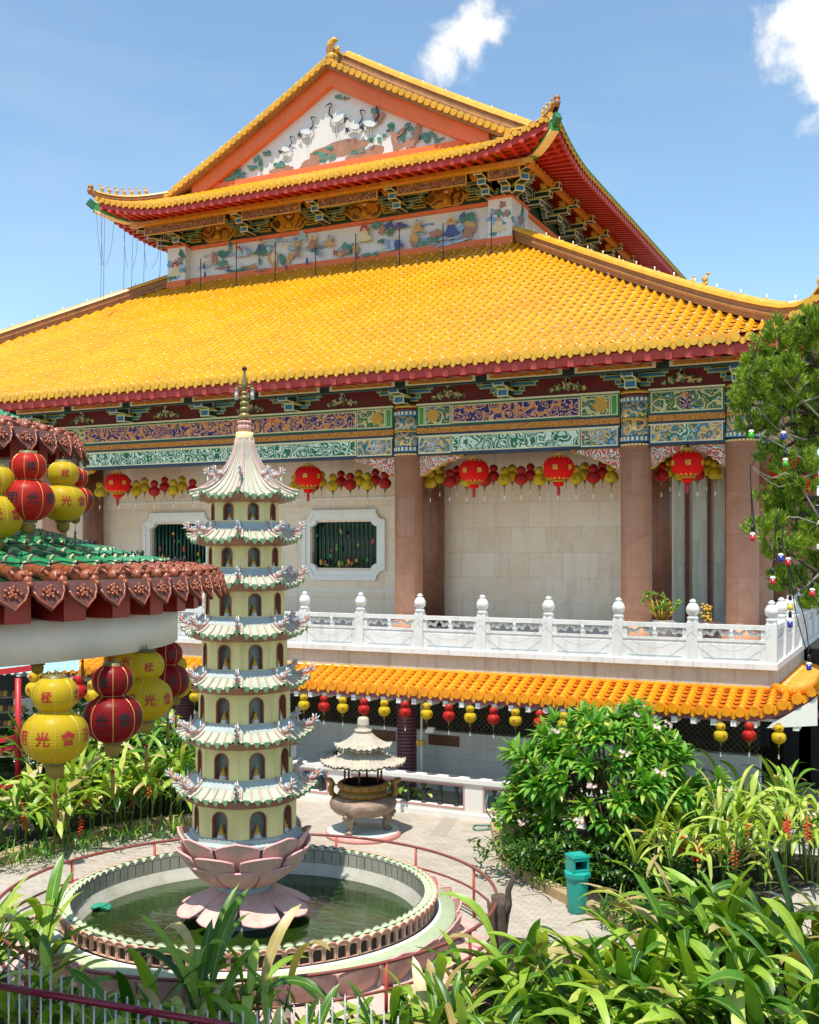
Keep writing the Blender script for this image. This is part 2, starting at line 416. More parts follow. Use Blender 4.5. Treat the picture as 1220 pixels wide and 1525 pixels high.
# hip beam end at the corner of the lower roof
# ---- columns
def lathe_col(x,y,r,z0,z1,m,par,name='column'):
    mb=MB(); mb.lathe([(r*1.35,z0),(r*1.35,z0+.12),(r*1.25,z0+.3),(r*1.05,z0+.36),(r,z0+.4),(r,z1)],(x,y,0),28,0)
    return mb.build(name,m,par,fix=True)
FY=29.7
cols=[(-4.5,FY),(-7.35,FY),(-14.4,FY),(-28.8,FY),(-36.,FY),(-4.5,32.55),(-4.5,39.6),(-4.5,46.)]
def meander(mb,x,y,r,z,h,mi):
    for k in range(22):
        q=2*pi*k/22
        M_=Matrix.Rotation(q,3,'Z'); c=Vector((x+sin(-q+pi)*0,0,0))
        cx=x+(r+.004)*sin(q); cy=y-(r+.004)*cos(q)
        mb.box((cx,cy,z+h/2),(.07,.02,h*.6),mi,rz=q)
for i,(x,y) in enumerate(cols):
    c=lathe_col(x,y,.43,4.0,9.36,mt['granite'],temple)
    mb=MB(); R=.44
    mb.lathe([(R,9.36),(R,9.42)],(x,y,0),28,1); mb.lathe([(R+.003,9.42),(R+.003,9.46)],(x,y,0),28,4)
    mb.lathe([(R,9.46),(R,9.64)],(x,y,0),28,2)
    mb.lathe([(R,9.64),(R,10.08)],(x,y,0),28,0); mb.lathe([(R+.012,10.06),(R+.012,10.12)],(x,y,0),28,1)
    mb.lathe([(R,10.1),(R,10.56)],(x,y,0),28,0); mb.lathe([(R,10.56),(R,10.72)],(x,y,0),28,2)
    mb.lathe([(R+.004,10.72),(R+.004,10.8)],(x,y,0),28,3); mb.lathe([(R+.01,10.8),(R+.01,10.88)],(x,y,0),28,1)
    meander(mb,x,y,R,9.46,.18,5); meander(mb,x,y,R,10.56,.16,5)
    for k in range(28):
        q=2*pi*k/28; mb.box((x+(R+.008)*sin(q),y-(R+.008)*cos(q),9.39),(.045,.02,.045),5,rz=q)
    mb.build('painted_capital',[mt['orn_multi'],mt['gold'],mt['blue'],mt['dred'],mt['black'],mt['cream']],c)
# ---- lintels between columns, on the front and on the right side
def lintel(a,b,nrm,longpanel=True):
    """a,b: ends in plan (Vector); nrm: outward"""
    a=Vector((a[0],a[1],0)); b=Vector((b[0],b[1],0)); d=(b-a); L=d.length; d.normalize(); nrm=Vector(nrm)
    mb=MB(); up=Vector((0,0,1)); mid=(a+b)/2
    Mx=Matrix((d,nrm,up)).transposed()
    def bx(s0,s1,z0,z1,t,mi): mb.box(a+d*((s0+s1)/2)+up*((z0+z1)/2)+nrm*(t/2-.0),(s1-s0,.5+t,z1-z0),mi,M=Mx)
    bx(.4,L-.4,9.35,10.0,0,1); bx(.4,L-.4,10.0,10.17,.03,2); bx(.4,L-.4,10.2,10.85,0,3); bx(.4,L-.4,10.17,10.2,.05,1); bx(.4,L-.4,10.85,10.9,.05,4)
    bx(.4,L-.4,9.9,9.93,.06,4)
    def panel(s0,s1,z0,z1,mi,edge,t=.02):
        bx(s0,s1,z0,z1,t,edge); 
        e=.035; bx(s0+e,s1-e,z0+e,z1-e,t+.02,mi)
    if L>5:
        w=1.55 if L<12 else 1.7
        panel(w,L-w,9.42,9.9,5,4); panel(w,L-w,10.26,10.8,6,4)
        for s in (0,1):
            f=lambda p,q:(p,q) if s==0 else (L-q,L-p)
            s0,s1=f(.46,w-.03); panel(s0,s1,9.39,9.9,7,8); 
            s0,s1=f(.46,.66); panel(s0,s1,10.24,10.82,9,4)
            s0,s1=f(.68,w-.03); panel(s0,s1,10.24,10.82,10,8)
            # half flower rosettes
            for zc,rr,mi in ((10.53,.2,11),(9.65,.2,12)):
                s0=f(.95,.95)[0]
                c=a+d*s0+up*zc+nrm*.30
                mb.prism([(rr*(1+.18*cos(6*t))*cos(t),rr*(1+.18*cos(6*t))*sin(t)) for t in [k*pi/12 for k in range(24)]],c,-d if (nrm.y>0 or nrm.x>0) and False else d,up,.02,mi)
    else:
        panel(.46,L-.46,9.42,9.92,7,4); panel(.46,L-.46,10.24,10.82,10,4)
        c=a+d*(L/2)+up*10.53+nrm*.31
        mb.prism([(-.16,0),(-.1,-.22),(.1,-.22),(.16,0),(.1,.22),(-.1,.22)],c,d,up,.02,6)
        c=a+d*(L/2)+up*9.67+nrm*.31
        mb.prism([(.24*(.55+.45*abs(cos(2*t)))*cos(t),.24*(.55+.45*abs(cos(2*t)))*sin(t)) for t in [k*pi/16 for k in range(32)]],c,d,up,.02,5)
    o=mb.build('lintel',[mt['dblue'],mt['dblue'],mt['orn_gold'],mt['green'],mt['cream'],mt['orn_white'],mt['orn_orange'],mt['orn_multi'],mt['cream'],mt['bgreen'],mt['orn_green'],mt['gold'],mt['orn_blue']],temple)
    # scalloped spandrels
    for s in (0,1):
        w=1.45 if L>5 else .95; hh=.62
        pts=[(0,0),(w,0),(w,-.05),(w*.92,-.12),(w*.8,-.14),(w*.74,-.2),(w*.6,-.22),(w*.54,-.3),(w*.42,-.33),(w*.36,-.42),(w*.24,-.45),(w*.16,-.55),(w*.05,-hh),(0,-hh)]
        m2=MB()
        if s==0: O=a+d*.42; ax=d
        else: O=b-d*.42; ax=-d
        pin=[(x*.93+.02,y*.9-.025) for x,y in pts]
        fl=ax.cross(up).dot(nrm)>0
        m2.prism(pts,O+up*9.345+nrm*(.1 if fl else -.1),ax,up,.2,0,0)
        m2.prism(pin,O+up*9.345+nrm*(.115 if fl else .09),ax,up,.025,1,1)
        m2.build('spandrel',[mt['gold'],mt['orn_red']],o)
    return o
xs=[-36.,-28.8,-14.4,-7.35,-4.5]
for p,q in zip(xs[:-1],xs[1:]): lintel((p,FY-.0),(q,FY-.0),(0,-1,0))
ysd=[29.7,32.55,39.6,46.]
for p,q in zip(ysd[:-1],ysd[1:]): lintel((-4.5,p),(-4.5,q),(1,0,0))
# frieze boards behind the brackets
mb=MB(); mb.bb(-36,-4.4,29.5,29.62,10.9,12.3,0); mb.bb(-4.52,-4.4,29.5,46,10.9,12.3,0)
fr=mb.build('frieze_board',mt['dred'],temple)
# bracket blocks
def pblock(mb,c,size,rz=0,inner=0,edge=1,side=2,e=.028):
    """painted block: coloured faces with pale outlines"""
    mb.box(c,size,edge,rz=rz)
    sx,sy,sz=size; R=Matrix.Rotation(rz,3,'Z'); c=Vector(c)
    for ax,(a,b) in ((0,(1,2)),(1,(0,2)),(2,(0,1))):
        for sg in (-1,1):
            q=[size[0]-2*e,size[1]-2*e,size[2]-2*e]; 
            if min(q[a],q[b])<=.01: continue
            q[ax]=.006; off=[0,0,0]; off[ax]=sg*(size[ax]/2)
            mb.box(c+R@Vector(off),q,inner if ax==1 else side,rz=rz)
def dougong(mb,x,y,z,rz,s=1.,steps=3,arms=True,wall=.9):
    R=Matrix.Rotation(rz,3,'Z')
    def g(a,b,c): return Vector((x,y,z))+R@Vector((a*s,b*s,c*s))
    for k in range(steps):
        pblock(mb,g(0,-.1-.3*k,.1+.2*k),(.26*s,(.5)*s,.17*s),rz,0,1,2,e=.025*s)
        mb.box(g(0,-.18-.3*k,.205+.2*k),(.3*s,.34*s,.04*s),3,rz=rz)
    # long stepped tail back to the wall
    pblock(mb,g(0,.2,.3),(.2*s,.6*s,.5*s),rz,2,1,2)
    if arms:
        for k,w in ((0,.5),(1,1.15),(2,1.6)):
            if k<steps:
                for sg in (-1,1):
                    pblock(mb,g(sg*(w*.25+.1),.05-.04*k,.14+.18*k),(w*.5*s,.13*s,.1*s),rz,4,5,4,e=.02*s)
                    pblock(mb,g(sg*(w*.5+.1),.05-.04*k,.21+.18*k),(.13*s,.16*s,.1*s),rz,4,5,4,e=.02*s)
    # gold hexagonal block beside the nose
    for sg in (-1,1):
        c=g(sg*.27,-.1-.3*(steps-1)+.1,.1+.2*(steps-1)+.02)
        mb.prism([(.13*s*cos(t),.13*s*sin(t)) for t in [k*pi/3 for k in range(6)]],c,R@Vector((1,0,0)),Vector((0,0,1)),.16*s,6)
DG=[mt['blue'],mt['cream'],mt['dgreen'],mt['gline'],mt['blue'],mt['gline'],mt['gold']]
for px in (60,185,310,435):
    mb=MB(); dougong(mb,xat(px,29.2),29.45,10.88,0,1.28); mb.build('bracket_set',DG,temple)
for x in (-14.4,xat(752,29.2),-7.35,-4.5):
    mb=MB(); dougong(mb,x,29.45,10.88,0,1.28); mb.build('bracket_set',DG,temple)
for y in (29.7,32.6,36.,39.6):
    mb=MB(); dougong(mb,-4.3,y,10.9,pi/2,1.1); mb.build('bracket_set',DG,temple)
# little painted flower boards between brackets
def blossom(mb,c,ax,s,mi):
    up=Vector((0,0,1)); c=Vector(c); n=Vector(ax).cross(up)*-1; 
    for k,(dx,dz,r) in enumerate([(0,0,.13),(-.24,-.06,.1),(.24,-.06,.1),(-.42,-.1,.06),(.42,-.1,.06),(0,.14,.07)]):
        mb.prism([(s*r*(1+.25*cos(5*t))*cos(t),s*r*(1+.25*cos(5*t))*sin(t)) for t in [j*pi/10 for j in range(20)]],c+Vector(ax)*dx*s+up*dz*s,ax,up,.02,mi)
        if r>.09: mb.prism([(s*r*.4*cos(t),s*r*.4*sin(t)) for t in [j*pi/4 for j in range(8)]],c+Vector(ax)*dx*s+up*dz*s-Vector((0,.012,0)),ax,up,.01,(mi+1)%3)
for px in (122,247,372,510,668,845,1015):
    mb=MB(); blossom(mb,(xat(px,29.48),29.47,11.18),(1,0,0),1.15,1)
    mb.build('flower_relief',[mt['gold'],mt['orn_green'],mt['orn_red']],fr)
# purlin with painted strips under the rafters
mb=MB(); mb.bb(-44,-3.2,28.15,28.38,11.22,11.44,0); mb.bb(-3.4,-3.1,28.2,56,11.22,11.44,0)
for i in range(16):
    x1=-3.9-i*2.55; mb.bb(x1-2.2,x1,28.12,28.16,11.26,11.41,1)
    mb.bb(x1-2.1,x1-.1,28.105,28.12,11.29,11.38,2)
mb.build('eave_purlin',[mt['dgreen'],mt['cream'],mt['orn_gold']],temple)
# ---- body walls
WY=32.6
def framed_hole_wall(mb,x0,x1,z0,z1,y,th,holes,mi):
    """front wall with notched windows: holes list (xa,xb,za,zb)"""
    hs=sorted(holes); cur=x0
    for (a,b,c,d) in hs:
        mb.bb(cur,a,y,y+th,z0,z1,mi); mb.bb(a,b,y,y+th,z0,c,mi); mb.bb(a,b,y,y+th,d,z1,mi); cur=b
    mb.bb(cur,x1,y,y+th,z0,z1,mi)
wins=[(-27.05+.35,-23.8-.35,5.85,7.45),(-19.95+.35,-16.66-.35,5.85,7.45)]
mb=MB(); framed_hole_wall(mb,-42,-7.0,4.0,11.2,WY,.35,wins,0)
# ceiling + back rooms
mb.bb(-44,-4.2,FY+.1,WY+.01,11.15,11.25,2)
hall_wall=mb.build('front_wall',[mt['wallm'],mt['wallside'],mt['dred']],temple)
mb=MB(); mb.bb(-7.3,-7.0,WY+.36,46,4.0,11.2,0)
mb.bb(-7.28,-4.4,46.2,46.4,4.0,11.2,0)
for yy in (34.6,38.4,42.): mb.bb(-7.0,-6.86,yy,yy+.45,4.0,11.2,1)
mb.build('side_wall',[mt['wallside'],mt['granite_dk'],mt['dred']],temple)
mb=MB(); mb.bb(-7.0,-4.2,WY,46,11.15,11.25,0); mb.build('veranda_ceiling',mt['dred'],temple)
for x,y in ((-14.75,32.25),(-7.3,32.25),(-29.3,32.25)):
    mb=MB(); mb.lathe([(.38,4.),(.38,11.1)],(x,y,0),24,0); mb.build('wall_column',mt['granite_dk'],temple)
mb=MB(); mb.bb(-6.1,-5.7,44.,44.4,4,11,0); mb.build('rear_pillar',mt['granite_dk'],temple); mb=MB()
# recessed moulded frame lines on the wall
for (a,b,c,d) in ((-28.6,-15.3,4.6,8.3),):
    for (p,q,r,s_) in ((a,b,d-.06,d),(a,b,5.1-.06,5.1),(b-.06,b,5.1,d-.07)):
        mb.bb(p,q,WY-.03,WY,r,s_,1)
mb.build('wall_moulding',[mt['granite_dk'],mt['wframe']],temple) if mb.v else None
# windows
def notch(w,h,n,seg=5):
    """rectangle with concave round corners"""
    P=[]
    for cx,cz,a0 in ((w,h,pi),(w,-h,.5*pi),(-w,-h,0.),(-w,h,1.5*pi)):
        arc=[(cx+n*cos(a0+(.5*pi)*k/seg),cz+n*sin(a0+(.5*pi)*k/seg)) for k in range(seg+1)]
        P+=arc[::-1] if False else arc
    return P
def win(x0,x1,z0,z1):
    cx=(x0+x1)/2; cz=(z0+z1)/2; w=(x1-x0)/2; h=(z1-z0)/2
    o=None
    fr=MB()
    def ring(pin,pout,ya,yb,mi):
        k=len(pin)
        for i in range(k):
            j=(i+1)%k
            A=[Vector((cx+p[0],ya,cz+p[1])) for p in (pin[i],pin[j])]; B=[Vector((cx+p[0],ya,cz+p[1])) for p in (pout[i],pout[j])]
            A2=[p+Vector((0,yb-ya,0)) for p in A]; B2=[p+Vector((0,yb-ya,0)) for p in B]
            fr.add([A[0],A[1],B[1],B[0],A2[0],A2[1],B2[1],B2[0]],[[0,1,2,3],[0,1,5,4],[3,2,6,7],[4,5,6,7]],mi)
    inn=[notch(w-.33,h-.22,.24)[i] for i in range(24)]
    mid=notch(w-.15,h-.04,.3); out=notch(w,h+.12,.36)
    def order(P):
        # concave corner arcs are listed corner by corner
        return P
    ring(order(inn),order(mid),WY-.08,WY+.1,0); ring(order(mid),order(out),WY-.13,WY+.02,0)
    f=fr.build('window',[mt['wframe']],temple)
    m=MB(); n=15
    for i in range(n):
        x=x0+.35+(x1-x0-.7)*(i+.5)/n
        m.tube([(x,WY+.14,z0+.1),(x,WY+.14,z1-.1)],.045,6,0)
        for kz in range(4): zz=z0+.3+kz*(z1-z0-.5)/3+random.uniform(-.1,.1); m.tube([(x,WY+.14,zz),(x,WY+.14,zz+.03)],.055,6,0)
    m.build('bamboo_grille',mt['grille'],f)
    for i in range(26):
        m=MB(); x=random.uniform(x0+.5,x1-.5); z=random.uniform(z0+.35,z1-.5) if i<12 else random.uniform(z0+.3,z0+.6)
        r=random.uniform(.035,.07); m.ball((x,WY+.07,z),r,6,0,(1,.5,random.uniform(.8,2)))
        m.build('grille_ornament',[mt['gold'],mt['pinkred'],mt['bgreen']][i%3],f)
    m=MB(); m.bb(x0+.2,x1-.2,WY+.3,WY+.34,z0,z1,0); m.build('pane',mt['darkglass'],f)
mt['grille']=M('green_glazed_bamboo','#1c4a38',.3,.3,6)
mt['darkglass']=M('dark_interior_glass','#0a0e0e',.15,.1)
win(-27.05,-23.8,5.55,7.75); win(-19.95,-16.66,5.55,7.75)
# ---- upper storey
UX0,UX1=-31.5,-15.; UY=40.2; UYB=64.; EO=2.75; UZ=21.5
UEX0,UEX1,UEY,UEYB=UX0-2.45,UX1+EO,UY-EO,UYB+EO; XM=(UEX0+UEX1)/2
mb=MB(); mb.bb(UX0,UX1,UY,UYB,17.2,21.9,0)
body=mb.build('upper_body',mt['mural'],temple)
mb=MB()
mb.bb(UX0+.9,UX1-.9,UY-.12,UY-.01,20.27,20.42,0); mb.bb(UX0+.9,UX1-.9,UY-.14,UY-.01,18.6,18.95,0)
mb.bb(UX1+.01,UX1+.12,UY+.4,UYB,20.27,20.42,0)
for x in (UX0+.3,UX1-.3):
    mb.bb(x-.55,x+.55,UY-.42,UY+1.6,18.35,18.85,0); mb.bb(x-.55,x+.55,UY-.42,UY+1.6,20.38,20.5,0)
    mb.bb(x-.5,x+.5,UY-.38,UY+1.55,18.85,20.38,1)
mb.build('orange_trim',[mt['orange'],mt['mural']],body)
# dark frieze behind upper brackets
mb=MB(); mb.bb(UX0-.05,UX1+.05,UY-.1,UY-.02,20.42,21.8,0); mb.bb(UX1+.02,UX1+.1,UY-.05,UYB,20.42,21.8,0)
uf=mb.build('upper_frieze',mt['dgreen'],body)
ub=[xat(px,39.4) for px in (262,364,476,591,723)]
def cloudpts(w,h,n=28):
    return [(w*cos(t)*(1+.08*cos(6*t)),h*sin(t)*(1+.10*cos(6*t))) for t in [2*pi*k/n for k in range(n)]]
for a,b in zip(ub[:-1],ub[1:]):
    mb=MB(); c=(a+b)/2; mb.prism(cloudpts(1.0,.42),(c,UY-.14,20.85),(1,0,0),(0,0,1),.05,1); mb.prism(cloudpts(.92,.36),(c,UY-.16,20.85),(1,0,0),(0,0,1),.04,0)
    mb.tube([(c,UY-.17,20.55),(c,UY-.17,20.8),(c,UY-.17,20.98)],[.16,.13,.05],8,1); mb.ball((c,UY-.17,21.07),.09,8,2)
    for sg in (-1,1):
        for k in range(3): pblock(mb,(c+sg*(1.2+.1*k),UY-.2,20.6+.22*k),(.55,.14,.13),0,3,4,3)
    mb.build('cloud_medallion',[mt['medal'],mt['gold'],mt['cream'],mt['dred'],mt['gline']],uf)
for x in ub+[UX1+.1]:
    mb=MB(); dougong(mb,x,UY-.35,20.45,0,1.35); mb.build('bracket_set',DG,body)
# corner and side sets
mb=MB(); dougong(mb,UX1+.25,UY-.25,20.45,pi/4,1.5,arms=False); mb.build('bracket_set',DG,body)
mb=MB(); dougong(mb,UX0-.25,UY-.25,20.45,-pi/4,1.5,arms=False); mb.build('bracket_set',DG,body)
DG2=[mt['dblue'],mt['cream'],mt['dgreen'],mt['gline'],mt['blue'],mt['cream'],mt['gold']]
for k in range(10):
    mb=MB(); dougong(mb,UX1+.35,UY+1.4+k*2.4,20.45,pi/2,1.35); mb.build('bracket_set',DG2,body)
# purlins: orange-gold
mb=MB()
mb.bb(UEX0+1.3,UEX1-1.2,38.32,38.52,21.06,21.26,0)
n=6
for a,b in zip([UEX0+1.5]+ub[1:],ub[1:]+[UEX1-1.3]):
    mb.bb(a+.25,b-.25,38.29,38.33,21.09,21.23,1)
    mb.bb(a+.5,b-.5,38.5,38.56,20.72,21.02,2); mb.bb(a+.45,b-.45,38.53,38.6,20.68,21.06,3)
mb.bb(UEX1-1.5,UEX1-1.3,38.4,UEYB-1,21.06,21.24,1)
for k in range(60): mb.bb(UEX1-1.3,UEX1-1.22,38.6+k*.42,38.8+k*.42,21.08,21.2,1)
mb.build('eave_purlin',[mt['gold'],mt['orn_gold'],mt['orn_dk'],mt['gold']],temple)
def zu(s,v): return UZ+.47*v+.005*v*v+liftf(s,.85,4.4)*max(0,1-v/4.)**2
def zuf(u,v): return zu(min(u-UEX0,UEX1-u),v)
mb=MB()
Puf=lambda u,v,z:Vector((u,UEY+v,z))
tile_slope(mb,Puf,UEX0,UEX1,lambda u:min(2.95,u-UEX0+.1,UEX1-u+.1),zuf,pitch=.34,row=.32,nail=False)
# side slopes up to the main ridge
RH=zu(99,XM-UEX0)
for sg,ex in ((1,UEX1),(-1,UEX0)):
    Pq=(lambda ex,sg:(lambda u,v,z:Vector((ex-sg*v,u,z))))(ex,sg)
    tile_slope(mb,Pq,UEY,UEYB,lambda u:min(XM-UEX0,(u-UEY+.1) if u<UY-.25 else 99,max(.06,UEYB-u)),lambda u,v:zu(min(u-UEY,UEYB-u),v),pitch=.36,row=.6,nail=False,caps=(sg==1))
upper_roof=mb.build('upper_roof',[mt['tile_y'],mt['nail'],mt['ridge_y'],mt['tile_yp']],temple,fix=False)
eave_under(Puf,UEX0+.15,UEX1-.15,zuf,2.4,.46,mt['orange_soff'] if 'orange_soff' in mt else mt['gold'],upper_roof)
Pur=lambda u,v,z:Vector((UEX1-v,u,z))
Pul=lambda u,v,z:Vector((UEX0+v,u,z))
zus=lambda u,v:zu(min(u-UEY,UEYB-u),v)
eave_under(Pur,UEY+.15,UEYB-.15,zus,2.6,.34,mt['red'],upper_roof)
eave_under(Pul,UEY+.15,UEYB-.15,zus,2.6,.34,mt['red'],upper_roof)
# turquoise drip edge along the right eave
mb=MB(); n=90
pts=[Vector((UEX1+.03,UEY+(UEYB-UEY)*i/n,zus(UEY+(UEYB-UEY)*i/n,0)+.05)) for i in range(n+1)]
mb.tube(pts,.05,6,0); mb.build('eave_edge_trim',mt['turq'] if 'turq' in mt else mt['bgreen'],upper_roof)
# hips of the skirt
MATR=[mt['ridge_t'],mt['ridge_y'],mt['nail']]
for cx,dx in ((UEX1,-1),(UEX0,1)):
    p=hip_path(cx,UEY,dx,1,zu,2.75,12,ext=.15)
    ridge_bar(p,.2,.3,False).build('hip_ridge',MATR,upper_roof)
    for k in range(3 if dx<0 else 7):
        m=MB(); q=p[-3-k] if k<9 else p[0]; beast(m,q+Vector((0,0,.3)),(-dx,-1,0),.8); m.build('ridge_beast',mt['ridge_y'],upper_roof)
    m=MB(); e=p[-1]; up=Vector((0,0,.75)); d=Vector((-dx,-1,0)).normalized()
    m.tube([e,e+up*.18+d*.04,e+up*.34],[.1,.13,.1],8,0); m.ball(e+up*.4,.14,8,0); m.tube([e+up*.42,e+up*.6-d*.05],[.07,.01],6,0)
    m.build('eave_finial',mt['ridge_t'],upper_roof)
    # green carved hip beam
    m=MB(); q=[]
    for i in range(9):
        v=2.7-i*.335; z=zu(v,v)-.38-.30*min(1,max(0,v-.1)/.9)
        q.append(Vector((cx+dx*v,UEY+v,z)))
    for a,b in zip(q[:-1],q[1:]):
        m.beam(a,b,.3,.44,0); m.beam(a+Vector((0,0,-.22)),b+Vector((0,0,-.22)),.34,.06,1); m.beam(a+Vector((0,0,.2)),b+Vector((0,0,.2)),.34,.06,1)
    a=q[-1]; d=(q[-1]-q[-2]).normalized(); m.beam(a,a+d*.3+Vector((0,0,.12)),.24,.3,2)
    a=q[2]-Vector((0,0,.3)); m.beam(a,a+(q[4]-q[2])*1.25+Vector((0,0,.1)),.22,.2,0); m.beam(a+Vector((0,0,.12)),a+(q[4]-q[2])*1.25+Vector((0,0,.22)),.25,.04,1)
    m.build('hip_beam',[mt['bgreen'],mt['cream'],mt['green']],upper_roof)
p=[Vector((UEX1-v,UEYB-v,zu(v,v)+.05)) for v in [2.7*(1-i/8) for i in range(9)]]
ridge_bar(p,.2,.3,False).build('hip_ridge',MATR,upper_roof)
for q_,s_ in ((p[-1],1.7),(p[-3],1.3)):
    m=MB(); beast(m,q_+Vector((0,0,.2)),(1,0,0),s_); m.build('ridge_beast',mt['ridge_y'],upper_roof)
# gable
GY=40.2
def zg(x): v=(XM-UEX0)-abs(x-XM); return zu(99,v)
mb=MB(); xx=[XM-8.2+16.4*i/20 for i in range(21)]
base=[(x,22.5) for x in (XM-8.2,XM+8.2)]
top=[(x,zg(x)-.12) for x in xx][::-1]
mb.prism([(a-XM,b) for a,b in base]+[(a-XM,b) for a,b in top],(XM,GY,0),(1,0,0),(0,0,1),.3,0)
gable=mb.build('gable_wall',mt['mural'],body)
def band(name,off0,off1,y0,y1,mats,mi=0,x1=8.2,par=gable,zmin=0):
    m=MB(); n=36
    for i in range(n):
        xa=XM-x1+2*x1*i/n; xb=XM-x1+2*x1*(i+1)/n
        P=[(xa,zg(xa)-off0),(xb,zg(xb)-off0),(xb,zg(xb)-off1),(xa,zg(xa)-off1)]
        if min(p[1] for p in P)<zmin: continue
        vs=[Vector((p[0],y,p[1])) for y in (y0,y1) for p in P]
        m.add(vs,[[0,1,2,3],[7,6,5,4],[0,4,5,1],[3,2,6,7]]+([[0,3,7,4]])+([[1,5,6,2]]),mi)
    return m.build(name,mats,par)
band('barge_board',-.0,.82,GY-.3,GY-.02,mt['orange'],zmin=22.2)
mb=MB(); mb.bb(XM-7.2,XM+7.2,GY-.14,GY-.02,22.75,23.1,0); mb.build('gable_sill',mt['orange'],gable)
# verge tiles: overlapping round caps facing out along both slopes
mb=MB()
for sg in (-1,1):
    L=0; x=.12
    while x<8.9:
        xc=XM+sg*x; z=zg(xc)+.1
        t=Vector((sg,0,(zg(xc+sg*.1)-zg(xc))/.1)).normalized(); nrm=Vector((0,-1,0))
        mb.tube([Vector((xc,GY-.62,z)),Vector((xc,GY+.2,z+.02))],.13,8,0)
        mb.tube([Vector((xc,GY-.66,z)),Vector((xc,GY-.6,z))],.145,8,1)
        c=Vector((xc+sg*.14,GY-.58,z-.1)); mb.prism([(-.12,.1),(.12,.06),(.1,-.06),(0,-.13),(-.1,-.03)],c,(1,0,0),(0,0,1),.04,0)
        x+=.29
mb.build('verge_tiles',[mt['tile_y'],mt['ridge_y']],gable)
band('verge_board',-.06,.16,GY-.55,GY-.3,mt['ridge_t'],x1=8.9)
# big ridge bars above both verges
for sg in (-1,1):
    pth=[Vector((XM+sg*x,GY+.35,zg(XM+sg*x)+.12)) for x in [.1+8.4*i/24 for i in range(25)]]
    if sg>0:
        pass
    ridge_bar(pth,.3,.8).build('verge_ridge',MATR,upper_roof)
pth=[Vector((XM,y,RH+.1)) for y in [GY-.3+(UYB-GY)*i/12 for i in range(13)]]
ridge_bar(pth,.36,.8,False).build('main_ridge',MATR,upper_roof)
m=MB(); p=Vector((XM,GY-.1,RH+.0)); up=Vector((0,0,.85))
m.tube([p,p+up*.35,p+up*.6],[.34,.24,.2],10,0); 
m.tube([p+up*.6,p+up*.95+Vector((-.08,0,0)),p+up*1.25+Vector((-.05,0,0)),p+up*1.4+Vector((.12,0,0)),p+up*1.32+Vector((.25,0,0))],[.22,.2,.17,.13,.06],8,0)
m.tube([p+up*.7+Vector((.1,0,0)),p+up*.9+Vector((.3,0,0)),p+up*1.05+Vector((.28,0,0))],[.12,.09,.04],7,0)
m.ball(p+up*.5,.28,10,0)
m.build('ridge_finial',mt['ridge_y'],upper_roof)
# =============================================================== painted murals (thin glazed reliefs)
PM=[mt['mural'],M('mural_teal','#5a9080',.4,.35,3),M('mural_brown','#ab7c62',.4,.35,3),M('mural_black','#2c3030',.4,.2),
    M('mural_blue','#86a8c8',.4,.3,3),M('mural_navy','#44508c',.4,.25,3),M('mural_ochre','#c9a050',.4,.2,3),M('mural_skin','#d9b08a',.4,.1),
    M('mural_red','#b8483c',.4,.2,3),M('mural_paleblue','#aac4d6',.4,.2,3),M('mural_cream','#ddd0a0',.4,.15,3),M('mural_violet','#6a5a94',.4,.2,3),M('mural_dgreen','#457860',.4,.3,3)]
def blob(mb,x,z,w,h,mi,y,n=18,rag=.15,seed=0,tilt=0.):
    r=random.Random(seed*977+int(x*100)+int(z*37)); a=r.uniform(0,6); pts=[]
    for k in range(n):
        t=2*pi*k/n; q=1+rag*(sin(3*t+a)*.5+sin(5*t+2*a)*.5+r.uniform(-.4,.4))
        px,pz=w*q*cos(t),h*q*sin(t); pts.append((px*cos(tilt)-pz*sin(tilt),px*sin(tilt)+pz*cos(tilt)))
    mb.prism(pts,(x,y,z),(1,0,0),(0,0,1),.012,mi)
def gbound(z):  # half width of mural opening at height z
    v=0; 
    x=0
    while x<8 and zg(XM+x)-.84>z: x+=.05
    return x
mb=MB(); Y0=GY-.02
yk=[0]
def yy():
    yk[0]+=1; return Y0-.0006*yk[0]
def gxz(px,py):
    x=xat(px,GY); a=(px-PX)/F; t=GY/(SR*a+CR); return x,H-(py-PY)*t/F
def gb(px,py,w,h,mi,rag=.2,tilt=0,n=18):   # blob given by picture place, size in metres
    x,z=gxz(px,py)
    if mi==1:
        rr=random.Random(yk[0])
        for _ in range(6): blob(mb,x+rr.uniform(-.6,.6)*w,z+rr.uniform(-.55,.55)*h,w*.3,h*.3,rr.choice([1,1,12]),yy(),12,.35,yk[0],rr.uniform(-.4,.4))
        return
    k_=.72
    blob(mb,x,z,w*k_,h*k_*1.1,mi,yy(),n,rag,yk[0],tilt)
# ground rocks, trunks
gb(505,222,2.1,.42,2,.15,.06); gb(470,240,1.2,.26,2,.2,.2); gb(545,232,1.3,.36,2,.2); gb(420,252,.9,.16,2); gb(560,222,.5,.2,2)
gb(490,236,.6,.2,1,.3); gb(478,229,.5,.2,1,.3); gb(488,222,.35,.2,1,.3); gb(534,226,.45,.16,1,.3); gb(420,246,.5,.2,1,.3)
for px,py,w,h in ((596,205,.5,.3),(586,190,.45,.25),(568,206,.3,.22),(606,190,.35,.25),(628,208,.5,.3),(640,200,.5,.25),(655,208,.35,.15),(600,170,.3,.1),(560,170,.25,.35),(385,240,.3,.35),(398,228,.3,.2),(376,250,.4,.2),(505,145,.3,.12),(515,147,.3,.1),(388,250,.2,.25),(352,256,.4,.2),(362,262,.4,.16),(340,240,.3,.3),(345,266,.5,.12),(622,196,.3,.2),(553,212,.25,.2)):
    gb(px,py,w,h,1,.35)
